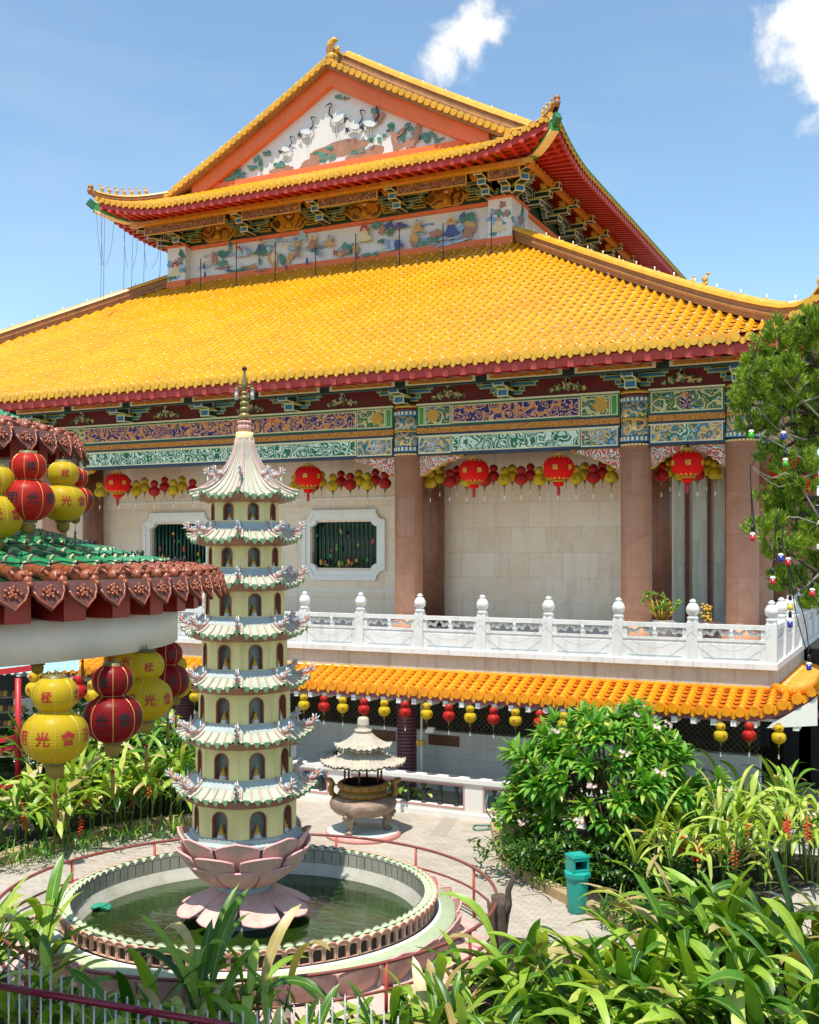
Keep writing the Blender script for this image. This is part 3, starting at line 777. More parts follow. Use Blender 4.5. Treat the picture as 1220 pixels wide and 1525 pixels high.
for px,py,w,h,t in ((590,212,.18,.6,.3),(598,198,.5,.12,.5),(622,200,.2,.7,-.3),(600,218,.6,.14,.2),(566,176,.35,.3,.5),(612,214,.3,.3,0)):
    gb(px,py,w,h,2,.3,t)
def crane(px,py,s,fl=1,kind=0):
    x,z=gxz(px,py)
    def tb(pts,r,mi): 
        q=yy()-.015; mb.tube([(x+fl*a*s,q,z+b*s) for a,b in pts],[r*s]*len(pts) if not isinstance(r,list) else [k*s for k in r],6,mi)
    blob(mb,x,z,.38*s,.19*s,9,yy()-.0,16,.2,3,-.3*fl); blob(mb,x,z,.34*s,.15*s,0,yy()-.02,16,.1,3,-.3*fl)
    blob(mb,x-fl*.42*s,z-.12*s,.15*s,.1*s,3,yy()-.03,16,.5,5,-.9*fl)
    tb([(.3,.1),(.5,.3),(.46,.55),(.36,.72)],[.05,.035,.03,.03],3); tb([(.36,.72),(.4,.8),(.55,.76),(.72,.7)],[.035,.045,.03,.01],3)
    tb([(0,-.15),(-.02,-.5),(.05,-.9)],.01,3); tb([(.12,-.15),(.16,-.5),(.1,-.9)],.01,3)
crane(458,198,.75,1); crane(430,222,.8,1) if False else None
crane(506,178,.9,-1); crane(530,190,.8,1); crane(553,186,.85,1); crane(428,224,.65,1)
mb.build('crane_and_pine_painting',PM,gable,fix=False)
# thin vertical seams on the gable
# ---- wall scene frieze
mb=MB(); yk[0]=0; Y0=UY-.015
def fig(x,z,s,robe,halo=None,sit=True,hair=3):
    if halo is not None: blob(mb,x,z+.62*s,.26*s,.27*s,halo,yy(),18,.02)
    if sit:
        blob(mb,x,z+.08*s,.5*s,.13*s,robe,yy(),20,.1); 
        mb.prism([(-.42*s,0),(.42*s,0),(.24*s,.3*s),(.16*s,.5*s),(-.16*s,.5*s),(-.24*s,.3*s)],(x,yy()-.005,z+.04*s),(1,0,0),(0,0,1),.02,robe)
    else:
        mb.prism([(-.2*s,-.3*s),(.2*s,-.3*s),(.14*s,.2*s),(.12*s,.48*s),(-.12*s,.48*s),(-.15*s,.2*s)],(x,yy()-.005,z),(1,0,0),(0,0,1),.02,robe)
    mb.ball((x,yy()-.01,z+.62*s),.1*s,8,7,(1,.3,1.2)); mb.ball((x,yy()-.005,z+.7*s),.085*s,8,hair,(1,.3,.8))
def uz(px,py):
    a=(px-PX)/F; t=UY/(SR*a+CR); return xat(px,UY),H-(py-PY)*t/F
def U(px,py,w,h,mi,rag=.25,tilt=0):
    x,z=uz(px,py); rr=random.Random(int(px*7+py)); alt={1:(1,12),12:(12,1),2:(2,2,6),4:(4,9),9:(9,9,4),5:(5,11)}.get(mi,(mi,))
    for _ in range(4): blob(mb,x+rr.uniform(-.5,.5)*w,z+rr.uniform(-.5,.5)*h,w*.38,h*.36,rr.choice(alt),yy(),14,rag,yk[0],tilt+rr.uniform(-.3,.3))
r=random.Random(3)
for i in range(34):    # water and clouds
    px=r.uniform(300,705); k=(px-300)/405; yb=r.uniform(382,402)-k*42-r.choice([0,0,18])
    U(px,yb,r.uniform(.3,.8),r.uniform(.05,.13),r.choice([4,9,9,9,0]),.4,r.uniform(-.3,.3))
for px,py,w,h,mi,t in ((320,383,.2,.65,2,.1),(335,398,.6,.1,2,0),(331,376,.25,.35,1,0),(339,380,.18,.28,12,0),(335,393,.45,.25,1,0),(358,402,.9,.12,12,.1),(372,398,.6,.12,2,.15),(388,382,.12,.5,12,0),
    (410,386,.45,.4,6,.0),(413,384,.3,.5,10,0),(425,386,.3,.35,1,.3),(434,385,.25,.4,2,.5),(346,370,.18,.4,1,.2),(443,358,.5,.2,9,.3),(455,352,.3,.3,9,0),
    (520,372,.4,.35,1,.3),(514,380,.5,.25,2,0),(527,374,.35,.4,2,0),(565,338,.5,.25,12,.1),(575,344,.4,.3,2,.4),(588,336,.6,.2,5,.2),(600,336,.4,.18,5,0),(586,346,.3,.3,12,0),
    (574,361,.4,.15,1,.2),(580,360,.3,.3,4,.5),(618,360,.35,.42,2,0),(640,362,.8,.12,12,.15),(652,350,.4,.35,2,0),(648,358,.5,.14,1,0),
    (703,335,.5,.7,2,.4),(698,350,.5,.35,2,.6),(705,325,.35,.3,1,0),(696,328,.4,.25,12,.3),(690,322,.3,.12,5,.8),(676,362,.9,.15,4,.15),(690,345,.5,.4,9,.4),(668,356,.5,.1,4,.1),(556,380,.5,.12,12,.1),(473,372,.3,.35,1,0),(390,402,.5,.14,2,0),(405,374,.3,.25,9,0),(370,375,.3,.35,9,0)):
    U(px,py,w,h,mi,.3,t)
for px,py,s,robe,halo,sit in ((359,378,.75,9,8,True),(392,372,1.15,12,None,True),(391,366,.7,5,None,False),(446,372,.85,2,6,False),(469,364,.95,2,10,True),(494,362,.75,6,9,True),(461,388,.5,5,None,False),(344,400,.45,5,None,False),(308,396,.45,5,None,False),
    (546,352,1.1,10,8,True),(596,364,.8,5,None,True),(588,362,.85,9,None,False),(625,340,.85,6,9,True),(675,344,1.15,5,6,True),(535,380,.45,5,None,False),(502,376,.4,8,None,False),(481,378,.45,4,None,False),(310,408,.4,3,None,False),(430,398,.35,5,None,False)):
    x,z=uz(px,py); fig(x,z-.2*s,s*.7,robe,halo,sit)
mb.build('figures_painting',PM,body,fix=False)
# pier panels
Y0=UY-.385
for cx,robe in ((UX1-.3,10),(UX0+.3,10)):
    mb=MB(); yk[0]=0
    for i in range(12): blob(mb,cx+r.uniform(-.38,.38),r.uniform(18.95,19.9),r.uniform(.1,.25),r.uniform(.05,.16),r.choice([4,9,1,12,4]),yy(),14,.35,i)
    fig(cx-.05,19.1,.75,robe,8 if cx<XM else None,True)
    for i in range(4): blob(mb,cx+r.uniform(-.1,.4),r.uniform(19.7,20.3),.14,.14,r.choice([1,2,12]),yy(),14,.4,i)
    mb.build('pier_painting',PM,body,fix=False)
mb=MB()   # side faces of right pier and side wall
for i in range(40):
    yv=UY-.3+r.uniform(0,1.7) if i<14 else UY+2+r.uniform(0,14)
    xv=UX1+.202 if i<14 else UX1+.01
    z=r.uniform(18.9,20.2); w=r.uniform(.12,.35); h=r.uniform(.06,.3)
    mb.prism([(w*cos(t)*(1+.3*sin(3*t+i)),h*sin(t)*(1+.3*sin(2*t+i))) for t in [k*pi/8 for k in range(16)]],(xv+.012+i*.0004,yv,z),(0,1,0),(0,0,1),.01,r.choice([4,9,1,12,11,9,2]))
mb.build('side_painting',PM,body,fix=False)
# =============================================================== TERRACE + BALUSTRADE + CANOPY
TY=24.5; TX=-2.97; TZ=4.0
terr=thing('terrace_building','beige stone terrace platform with a lower arcade, carrying the temple hall','terrace',(-15,26,0))
mb=MB(); mb.bb(-60,TX-.1,TY+.1,90,3.3,3.86,0); mb.bb(-60,TX-.1,TY+.1,TY+.4,2.9,3.3,0)
mb.bb(TX-.4,TX-.1,TY+.4,60,2.9,3.3,0)
mb.build('fascia',mt['fascia'],terr)
mb=MB(); mb.bb(-60,TX,TY,90,3.86,4.0,0); 
for k in range(70): x=TX-.6*k; mb.bb(x-.597,x-.003,TY-.025,TY+.35,3.863,3.985,0)
mb.build('terrace_slab',mt['marble'],terr)
LWY=26.4
mb=MB(); mb.bb(-60,-3.6,LWY,LWY+.3,0,1.6,0); mb.bb(-60,-3.6,LWY,LWY+.3,2.45,3.3,2); mb.bb(-60,-3.6,LWY+1.5,LWY+1.6,1.6,2.45,1)
for x in (-17.2,-24,-31): mb.bb(x-.2,x+.2,LWY-.02,LWY+.28,1.6,2.45,0)
mb.bb(-14.4,-13.2,LWY-.03,LWY,1.22,1.5,3);mb.bb(-12.2,-11.3,LWY-.03,LWY,1.22,1.5,3)
mb.build('lower_wall',[mt['lowerwall'],mt['black'],mt['fascia'],mt['granite_dk']],terr)
def netmat():
    t=NT('wire_mesh'); 
    sp=t.n('ShaderNodeSeparateXYZ'); t.l(t.tc.outputs['Object'],sp.inputs[0])
    a=t.math('FRACT',t.math('MULTIPLY',t.math('ADD',sp.outputs[0],sp.outputs[2]),7.)); b=t.math('FRACT',t.math('MULTIPLY',t.math('SUBTRACT',sp.outputs[0],sp.outputs[2]),7.))
    m=t.math('MAXIMUM',t.math('LESS_THAN',a,.14),t.math('LESS_THAN',b,.14))
    tr=t.n('ShaderNodeBsdfTransparent'); mx=t.n('ShaderNodeMixShader'); t.l(m,mx.inputs[0]); t.l(tr.outputs[0],mx.inputs[1]); t.l(t.b.outputs[0],mx.inputs[2]); t.l(mx.outputs[0],t.out.inputs[0])
    return t.fin('#6a5c48',.6)
mb=MB(); mb.bb(-60,-3.6,LWY+.1,LWY+.11,1.6,2.45,0); mb.build('wire_mesh_screen',netmat(),terr)
# black walls standing in for the shade inside the lower storey at right
mb=MB(); mb.bb(-3.2,-2.9,31,60,0,3.86,0); mb.bb(-3.6,4,31,31.2,0,3.8,0); mb.build('recess_shade_wall',mt['black'],terr)
# purple banded column
cm=M('purple_glazed_bands','#7a4a54',.35,.2,4); cm2=M('purple_band_groove','#3c222c',.6,.2)
for k,x in enumerate((xat(606,25.3),xat(606,25.3)-7.2,xat(606,25.3)-14.4)):
    mb=MB(); pr=[]; ms=[]; z=0.
    while z<3.35: pr+=[(.24,z),(.265,z+.012),(.265,z+.055),(.24,z+.067)]; ms+=[0,0,0,1]; z+=.09
    ms=ms[:len(pr)-1]
    mb.lathe(pr,(x,25.3,0),22,ms); mb.build('banded_column',[cm,cm2],terr)
# balustrade
bal=thing('terrace_balustrade','white marble balustrade with knobbed posts along the terrace edge','balustrade',(TX,TY,TZ))
def post(x,y):
    mb=MB(); mb.box((x,y,TZ+.43),(.24,.24,.86),0)
    mb.box((x,y,TZ+.88),(.2,.2,.05),0)
    mb.lathe([(.1,.9),(.125,.93),(.125,.97),(.09,1.0),(.09,1.02),(.13,1.05),(.15,1.12),(.145,1.18),(.1,1.26),(.06,1.29),(.075,1.31),(.075,1.335),(.05,1.35),(.045,1.37),(.0,1.38)],(x,y,TZ),18,0)
    return mb.build('post',mt['marble'],bal)
def panel(a,b):
    a=Vector((a[0],a[1],TZ)); b=Vector((b[0],b[1],TZ)); d=b-a; L=d.length; d.normalize(); up=Vector((0,0,1)); a=a+d*.12; L-=.24
    n=d.cross(up); M_=Matrix((d,-n,up)).transposed(); mb=MB()
    def bx(s0,s1,z0,z1,t,mi=0): mb.box(a+d*((s0+s1)/2)+up*((z0+z1)/2),(s1-s0,t,z1-z0),mi,M=M_)
    bx(0,L,0,.44,.12); bx(0,L,.44,.5,.15); bx(0,L,.72,.82,.17); bx(0,.1,.5,.72,.12); bx(L-.1,L,.5,.72,.12)
    bx(.12,L-.12,.08,.38,.145)
    for s in (.1,L-.1,L/2):
        sg=1 if s<L/2-.01 else -1
        sgs=(sg,) if abs(s-L/2)>.01 else (1,-1)
        for g in sgs:
            mb.tube([a+d*(s+g*q)+up*z for q,z in ((0,.6),(.08,.64),(.17,.6),(.24,.66),(.3,.7))],[.05,.045,.04,.04,.02],8,0)
            mb.ball(a+d*(s+g*.2)+up*.6,.05,8,0)
    mb.tube([a+d*(L/2)+up*.49,a+d*(L/2)+up*.58,a+d*(L/2)+up*.64,a+d*(L/2)+up*.73],[.05,.08,.05,.09],8,0)
    return mb.build('rail_panel',mt['marble'],bal)
px0=[454,540,629,721,821,925,1036]
xsP=[TX-.14]+[xat(p,TY+.14) for p in px0[::-1]]
sp=(xsP[0]-xsP[-1])/7
xsP=[xsP[0]-sp*i for i in range(18)]
for i,x in enumerate(xsP):
    post(x,TY+.14)
    if i: panel((xsP[i],TY+.14),(xsP[i-1],TY+.14))
yP=[TY+.14+sp*i for i in range(14)]
for i,y in enumerate(yP):
    if i: post(TX-.14,y); panel((TX-.14,yP[i-1]),(TX-.14,y))
mb=MB()   # swagged lamp cable on balustrade
for i in range(17):
    for k in (0,):
        a,b=xsP[i],xsP[i+1]; mb.tube([(a+(b-a)*q,TY-.03,TZ+.78-.6*4*q*(1-q)*.9) for q in [j/8 for j in range(9)]],.004,4,0)
mb.build('cable',M('grey_cable','#8a8a8a',.6,.1),bal)
# canopy
CX1=-2.05; CY=23.6; CZ=3.02
can=thing('tiled_canopy','low orange-yellow tiled canopy with an upturned corner below the terrace','canopy',(-15,24,3))
def zc(s,v): return CZ+.36*v+liftf(s,.62,1.7)*max(0,1-v/1.6)**1
mb=MB()
tile_slope(mb,lambda u,v,z:Vector((u,CY+v,z)),-45,CX1,lambda u:min(1.0,CX1-u+.08),lambda u,v:zc(CX1-u,v),pitch=.285,row=.17,nail=False)
tile_slope(mb,lambda u,v,z:Vector((CX1-v,u,z)),CY,CY+30,lambda u:min(1.0,u-CY+.08),lambda u,v:zc(u-CY,v),pitch=.285,row=.3,nail=False)
rf=mb.build('roof_tiles',[mt['tile_o'],mt['nail'],mt['tile_o'],mt['tile_op']],can,fix=False)
pth=[Vector((CX1-v,CY+v,zc(v,v)+.06)) for v in [1.0*(1-i/8) for i in range(9)]]+[Vector((CX1+.12,CY-.12,zc(0,0)+.28)),Vector((CX1+.16,CY-.16,zc(0,0)+.42))]
mb=MB(); mb.tube(pth,[.11]*9+[.12,.1],8,0); mb.build('hip_tiles',mt['tile_o'],can)
mb=MB(); mb.tube([(-45,CY+1.0,CZ+.4),(CX1-1,CY+1.0,CZ+.4)],.05,8,0); mb.build('top_flashing',mt['tile_o'],can)
pk=M('plum_painted_board','#9a5560',.5,.15,2)
mb=MB(); n=150
def zb(u): return zc(CX1-u,0)
for i in range(n):
    ua=-45+(CX1+45-.05)*i/n; ub=-45+(CX1+45-.05)*(i+1)/n
    P=[Vector((ua,CY+.05,zb(ua)-.06)),Vector((ub,CY+.05,zb(ub)-.06)),Vector((ub,CY+.05,zb(ub)-.2)),Vector((ua,CY+.05,zb(ua)-.2))]
    Q=[p+Vector((0,.06,0)) for p in P]; mb.add(P+Q,[[0,1,2,3],[7,6,5,4],[0,4,5,1],[3,2,6,7]],0)
mb.bb(CX1-.12,CX1-.06,CY+.1,CY+30,CZ-.1,CZ+.05,0)
mb.prism([(0,0),(.0,.62),(-.12,.5),(-.9,-.02),(-1.0,-.12)],(CX1-.03,CY+.0,zb(CX1)-.78),(1,0,0),(0,0,1),.05,1,0)
mb.bb(-45,CX1-.2,CY+.12,CY+.95,CZ-.16,CZ-.1,1)
mb.build('eave_board',[pk,mt['white']],can)
for i in range(60):
    x=CX1-.45-i*.42; mb=MB()
    mb.bb(x-.06,x+.06,CY+.02,CY+.5,CZ-.3,CZ-.17,0); mb.build('rafter_end',mt['white'],can)
# low courtyard wall with dark balusters
LY0=23.9
low=thing('courtyard_wall','low white courtyard wall with dark turned balusters in framed openings','wall',(-15,LY0,0))
pkf=M('pink_frame','#c98f8a',.6,.1)
mb=MB(); segs=[]; x=xat(727,LY0)+.0
xs_=[]
W1=3.05; G=.75; x1=xat(822/1+(-132),LY0)
x1=xat(690,LY0)   # right end of the opening next to the burner
ops=[(x1-W1,x1)]
for k in range(1,7): ops.append((x1-W1-k*(W1+G),x1-k*(W1+G)))
ops.append((x1+.55,x1+.55+W1)); ops.append((x1+.55+W1+G,x1+.55+2*W1+G))
lo=min(o[0] for o in ops)-.4; hi=max(o[1] for o in ops)+1.
cur=lo; zA,zB=.26,.76
for a,b in sorted(ops):
    mb.bb(cur,a,LY0,LY0+.2,0,.86,0); mb.bb(a,b,LY0,LY0+.2,0,zA,0); mb.bb(a,b,LY0,LY0+.2,zB,.86,0); cur=b
mb.bb(cur,hi,LY0,LY0+.2,0,.86,0); mb.bb(lo,hi,LY0-.05,LY0+.25,.86,.96,0); mb.bb(lo,hi,LY0-.04,LY0,0,.12,0)
mb.build('wall',mt['white'],low)
mb=MB()
for a,b in ops:
    for p,q,r_,s_ in ((a,b,zA-.04,zA),(a,b,zB,zB+.04),(a-.04,a,zA-.04,zB+.04),(b,b+.04,zA-.04,zB+.04)): mb.bb(p,q,LY0-.012,LY0,r_,s_,0)
mb.build('opening_frame',pkf,low)
bpro=[(.07,0),(.07,.04),(.04,.06),(.035,.1),(.065,.18),(.075,.24),(.05,.32),(.03,.38),(.05,.42),(.07,.44),(.07,.5)]
btm=M('dark_green_baluster','#20342e',.35,.2,5)
b0=None
for a,b in ops:
    for i in range(7):
        x=a+(b-a)*(i+.5)/7
        if b0 is None:
            mb=MB(); mb.lathe([(r_,z) for r_,z in bpro],(0,0,0),12,0); b0=mb.build('baluster',btm,None); b0.parent=low; b0.location=(x+15,.1,zA)
        else:
            c=b0.copy(); C.objects.link(c); c.parent=low; c.location=(x+15,.1,zA)
# grill table behind the wall
tb=thing('folding_table','grey steel folding table behind the low courtyard wall','table',tuple(WG(715,1190,0)+Vector((0,1.3,0))))
p=Vector(tb.location); mb=MB(); mb.box(p+Vector((0,0,1.0)),(1.3,.6,.04),0); mb.box(p+Vector((-.2,0,1.06)),(.5,.3,.03),0); mb.tube([p+Vector((-.2,0,1.0)),p+Vector((-.2,0,1.18))],.02,6,0); mb.build('table_top',M('grey_steel','#8e9090',.4,.1,metal=.3),tb)
mb=MB()
for a,b in ((-.5,-.2),(.5,-.2),(-.5,.2),(.5,.2)): mb.tube([p+Vector((a,b,0)),p+Vector((a*.4,b,.98))],.02,6,0)
mb.build('leg_frame',mt['black'],tb)
dr=MB(); q=Vector((xat(628,24.9),24.9,0)); dr.tube([q,q+Vector((0,0,2.9))],.03,8,0); dr.box(q+Vector((0,-.05,1.55)),(.2,.12,.12),1); dr.box(q+Vector((0.3,-.05,1.9)),(.16,.12,.14),0)
tag(dr.build('drain_pipe',[mt['white'],mt['gold']],loc=tuple(q)),'thin white pipe with a small brass box beside the purple banded column','pipe')
# spiky plant behind low wall
# =============================================================== GROUND
def paving():
    t=NT('pavement_bricks')
    br=t.n('ShaderNodeTexBrick'); br.inputs['Scale'].default_value=1; br.inputs['Brick Width'].default_value=.22; br.inputs['Row Height'].default_value=.11; br.inputs['Mortar Size'].default_value=.006
    for k,c in (('Color1','#a69b8b'),('Color2','#b6ac9d'),('Mortar','#857b6c')): br.inputs[k].default_value=(*lin(c),1)
    t.l(t.co((1,1,1)),br.inputs[0])
    c=t.mix(t.rng(t.noise(.5,6),.45,.7,0,.4),br.outputs[0],'#bdb4a5'); c=t.mix(t.rng(t.noise(.9,6,rough=.7),.5,.72,0,.55),c,'#827868')
    t.bump(br.outputs[1],-.2,.01); return t.fin(c,.8)
mt['pave']=paving()
mt['soil']=M('garden_soil','#2b2216',.9,.3,3,.4)
mt['grassg']=M('ground_green','#24331a',.9,.4,3,.4)
mb=MB(); mb.grid(lambda u,v:Vector((-300+600*u,-60+560*v,-.02)),6,6,0,False); struct(mb.build('ground',M('far_ground','#5a5244',.9,.3,.3),fix=False))
mb=MB(); mb.poly([(-60,2,0),(20,2,0),(20,70,0),(-60,70,0)],0); struct(mb.build('courtyard_pavement',mt['pave'],fix=False))
# darker paving strips
mb=MB(); a=WG(640,1245); b=WG(670,1205)
d=(b-a); d.z=0
mb.poly([a+Vector((0,0,.004)),a+Vector((.35,.1,.004)),a+d*3+Vector((.35,.1,.004)),a+d*3+Vector((0,0,.004))],0)
struct(mb.build('pavement_strip',M('grey_paver_strip','#a09689',.8,.15,6),fix=False))
def bed(name,pts,w=.22,h=.22,label=None,zs=.12):
    pts=[Vector((p.x,p.y,0)) for p in pts]
    mb=MB(); mb.poly([p+Vector((0,0,zs)) for p in pts],0); s=struct(mb.build(name+'_soil',mt['soil'],fix=False))
    return pts
def curb(pts,w,h,m,label):
    mb=MB(); n=len(pts)
    L=[];R=[]
    for i in range(n):
        t=(pts[min(i+1,n-1)]-pts[max(i-1,0)]); t.z=0; t.normalize(); s=Vector((t.y,-t.x,0)); L.append(pts[i]+s*w/2); R.append(pts[i]-s*w/2)
    up=Vector((0,0,h)); ub=Vector((0,0,h-.03))
    for i in range(n-1):
        k=.03; 
        a,b,c,d=L[i],L[i+1],R[i+1],R[i]
        mb.add([a,b,c,d,a+ub,b+ub,c+ub,d+ub,a*.9+d*.1+up,b*.9+c*.1+up,c*.9+b*.1+up,d*.9+a*.1+up],[[0,1,5,4],[2,3,7,6],[8,9,10,11],[4,5,9,8],[6,7,11,10]],0)
    return tag(mb.build('garden_curb',m,loc=tuple(Vector((pts[0].x,pts[0].y,0)))),label,'curb')
cm_=M('sandstone_curb','#b39a70',.8,.2,2,.3,dirt=.4,dcol='#6a5a3c')
def smooth(pts,n=6):
    out=[]
    for i in range(len(pts)-1):
        p0=pts[max(i-1,0)];p1=pts[i];p2=pts[i+1];p3=pts[min(i+2,len(pts)-1)]
        for k in range(n):
            t=k/n; out.append(.5*((2*p1)+(-p0+p2)*t+(2*p0-5*p1+4*p2-p3)*t*t+(-p0+3*p1-3*p2+p3)*t**3))
    out.append(pts[-1]); return out
rc=smooth([WG(738,1235),WG(752,1280),WG(790,1312),WG(850,1345),WG(930,1385),WG(1010,1440)])
curb(rc,.24,.2,cm_,'sandstone kerb curving round the flowering shrub bed on the right')
mb=MB(); mb.poly([p+Vector((0,0,.1)) for p in rc]+[WG(1080,1420,.1),WG(1125,1370,.1),WG(1150,1330,.1),WG(1400,1260,.1),WG(1300,1210,.1),WG(900,1200,.1)],0); struct(mb.build('garden_bed_soil',mt['soil'],fix=False))
lc=smooth([WG(290,1228),WG(200,1238),WG(120,1255),WG(40,1275),WG(-60,1312)])
curb(lc,.28,.24,cm_,'sandstone kerb along the leafy bed behind the pond on the left')
mb=MB(); mb.poly([p+Vector((0,0,.1)) for p in lc]+[WG(-200,1310,.1),WG(-300,1200,.1),WG(0,1130,.1),WG(300,1160,.1)],0); struct(mb.build('garden_bed_soil',mt['soil'],fix=False))
fb=[WG(-60,1440),WG(60,1465),WG(200,1500),WG(400,1520),WG(560,1490),WG(700,1440),WG(760,1400),WG(900,1420),WG(1100,1440),WG(1400,1400)]
mb=MB(); mb.poly([p+Vector((0,0,.06)) for p in fb]+[CD(9,6,.06),CD(-7,6,.06)],0); struct(mb.build('front_bed_soil',mt['soil'],fix=False))

# =============================================================== PAGODA TOWER
PC=CD(-2.72,17.7,0)
yb=M('yellow_painted_plaster','#eadb98',.65,.09,1.2,.08,dirt=.3,dcol='#a08a50',streak=.45)
gt=M('pale_green_glaze','#b2bea2',.5,.18,4,.1,dirt=.6,dcol='#6e7866')
pt=M('dusty_pink_ribs','#c0a69c',.55,.15,5,.1,dirt=.55,dcol='#7c6a60')
gd=M('mint_green_drips','#8ab07c',.35,.15,6,.05,dirt=.3,dcol='#4c6a44')
bg=M('blue_grey_stucco','#a8b2b0',.6,.1,4,dirt=.3,dcol='#7c8486')
ub_=M('red_brown_moulding','#a8705e',.5,.2,4,dirt=.3)
wb=M('white_bead','#cfcdc2',.4,.05)
pagoda=thing('pagoda_tower','tall seven-storey cream and mint miniature pagoda rising from a pink lotus in the pond','pagoda',(PC.x,PC.y,0))
S=17.7/F
def zp(py,r=.9): return H-(py-PY)*(17.7-r)/F
ROT=YAW+radians(2)
def ov(R,k,z,rot=ROT):
    q=2*pi*k/8+rot; return Vector((PC.x+R*sin(q),PC.y-R*cos(q),z))
def archpts(w,z0,z1,n=8):
    r=w/2; P=[(-r,z0),(-r,z1-r)]
    P+=[(-r*cos(pi*k/n),z1-r+r*sin(pi*k/n)) for k in range(1,n)]
    P+=[(r,z1-r),(r,z0)]; return P
def holed(mb,A,B,z0,z1,w,a0,a1,mi,rm,depth,inward):
    """wall between plan points A,B with one arched opening"""
    A=Vector((A.x,A.y,0)); B=Vector((B.x,B.y,0)); d=B-A; L=d.length; d.normalize(); mid=(A+B)/2; up=Vector((0,0,1))
    g=lambda x,z:mid+d*x+up*z
    P=archpts(w,a0,a1); hw=L/2
    n=len(P); 
    mb.poly([g(-hw,z0),g(hw,z0),g(hw,a0),g(w/2,a0),g(-w/2,a0),g(-hw,a0)],mi)
    mb.poly([g(-hw,a0),g(-w/2,a0),g(P[1][0],P[1][1]),g(-hw,P[1][1])],mi)
    mb.poly([g(w/2,a0),g(hw,a0),g(hw,P[-2][1]),g(w/2,P[-2][1])],mi)
    m=(n-1)//2
    for i in range(1,n-2):
        p,q=P[i],P[i+1]; fa=(i-1)/(n-3); fb_=(i)/(n-3)
        mb.poly([g(*p),g(*q),g(-hw+2*hw*fb_,z1),g(-hw+2*hw*fa,z1)],mi)
    mb.poly([g(-hw,P[1][1]),g(-w/2,P[1][1]),g(-hw,z1)],mi); mb.poly([g(w/2,P[-2][1]),g(hw,P[-2][1]),g(hw,z1)],mi)
    for i in range(n-1):
        a,b=g(*P[i]),g(*P[i+1]); mb.poly([a,b,b+inward*depth,a+inward*depth],rm)
    a,b=g(*P[0]),g(*P[-1]); mb.poly([a,b,b+inward*depth,a+inward*depth],rm)
    return mid,d,P
glassn=M('niche_grey','#7c8a88',.3,.3,5)
redl=M('brick_red_outline','#9c5a48',.55,.15)
# storeys from the top: body top y, body bottom y, half width px, eave front y, eave half width px
ST=[(752,779,51.,741,77),(818,849,55.,808,81),(886,923,59.5,877,84),(962,1003,63.5,953,89),(1041,1084,68.,1032,93),(1124,1168,72.,1115,98),(1212,1257,77.,1202,103)]
drag=[M('dragon_white','#d9dad4',.4,.1),M('dragon_blue','#a6bcc6',.4,.2),M('dragon_pink','#d09a90',.4,.2),M('dragon_orange','#d08a64',.4,.2)]
dragon_me=None
def dragon():
    mb=MB(); s=1
    # curled body, rearing head, fins and a fish tail; x is outwards
    mb.tube([(0,0,0),(.05,0,.03),(.1,0,.015),(.15,0,.02),(.19,0,.06),(.18,0,.1),(.15,0,.1)],[.036,.042,.038,.036,.034,.03,.016],8,2)
    mb.tube([(.15,0,.1),(.13,0,.08)],[.01,.004],5,3)
    mb.tube([(.19,0,.05),(.24,0,.08),(.26,0,.14)],[.034,.028,.01],6,3); mb.tube([(.22,0,.07),(.29,0,.09),(.33,0,.12)],[.028,.02,.005],6,1)
    mb.tube([(.2,0,.03),(.27,0,.03),(.31,0,.0)],[.028,.022,.006],6,1)
    mb.tube([(.18,0,.1),(.21,0,.15),(.2,0,.19)],[.028,.02,.006],6,0); mb.tube([(.25,0,.13),(.28,0,.17)],[.022,.004],5,0)
    for x in (.02,.07,.11): mb.tube([(x,0,.03),(x-.005,0,.08),(x+.015,0,.115)],[.028,.02,.006],6,(0 if x<.05 else 1))
    mb.tube([(-.04,0,.02),(-.02,0,.07),(.0,0,.1)],[.026,.02,.006],5,1); mb.tube([(-.04,.02,.02),(-.06,.03,.07)],[.024,.006],5,3)
    for sg in (-1,1): mb.tube([(.08,sg*.02,.02),(.1,sg*.05,.05),(.09,sg*.06,.08)],[.022,.016,.004],5,0)
    return mb
dproto=dragon().build('corner_dragon',drag,None)
dused=False
def add_dragon(parent,pos,q,sc):
    global dused
    o=dproto if not dused else dproto.copy()
    if dused: C.objects.link(o)
    dused=True
    o.parent=parent; off=Vector(parent.location)
    pp=parent.parent
    while pp: off+=Vector(pp.location); pp=pp.parent
    o.location=pos-off; o.rotation_euler=(0,-.25,q-pi/2); o.scale=(sc,sc,sc)
niche=None
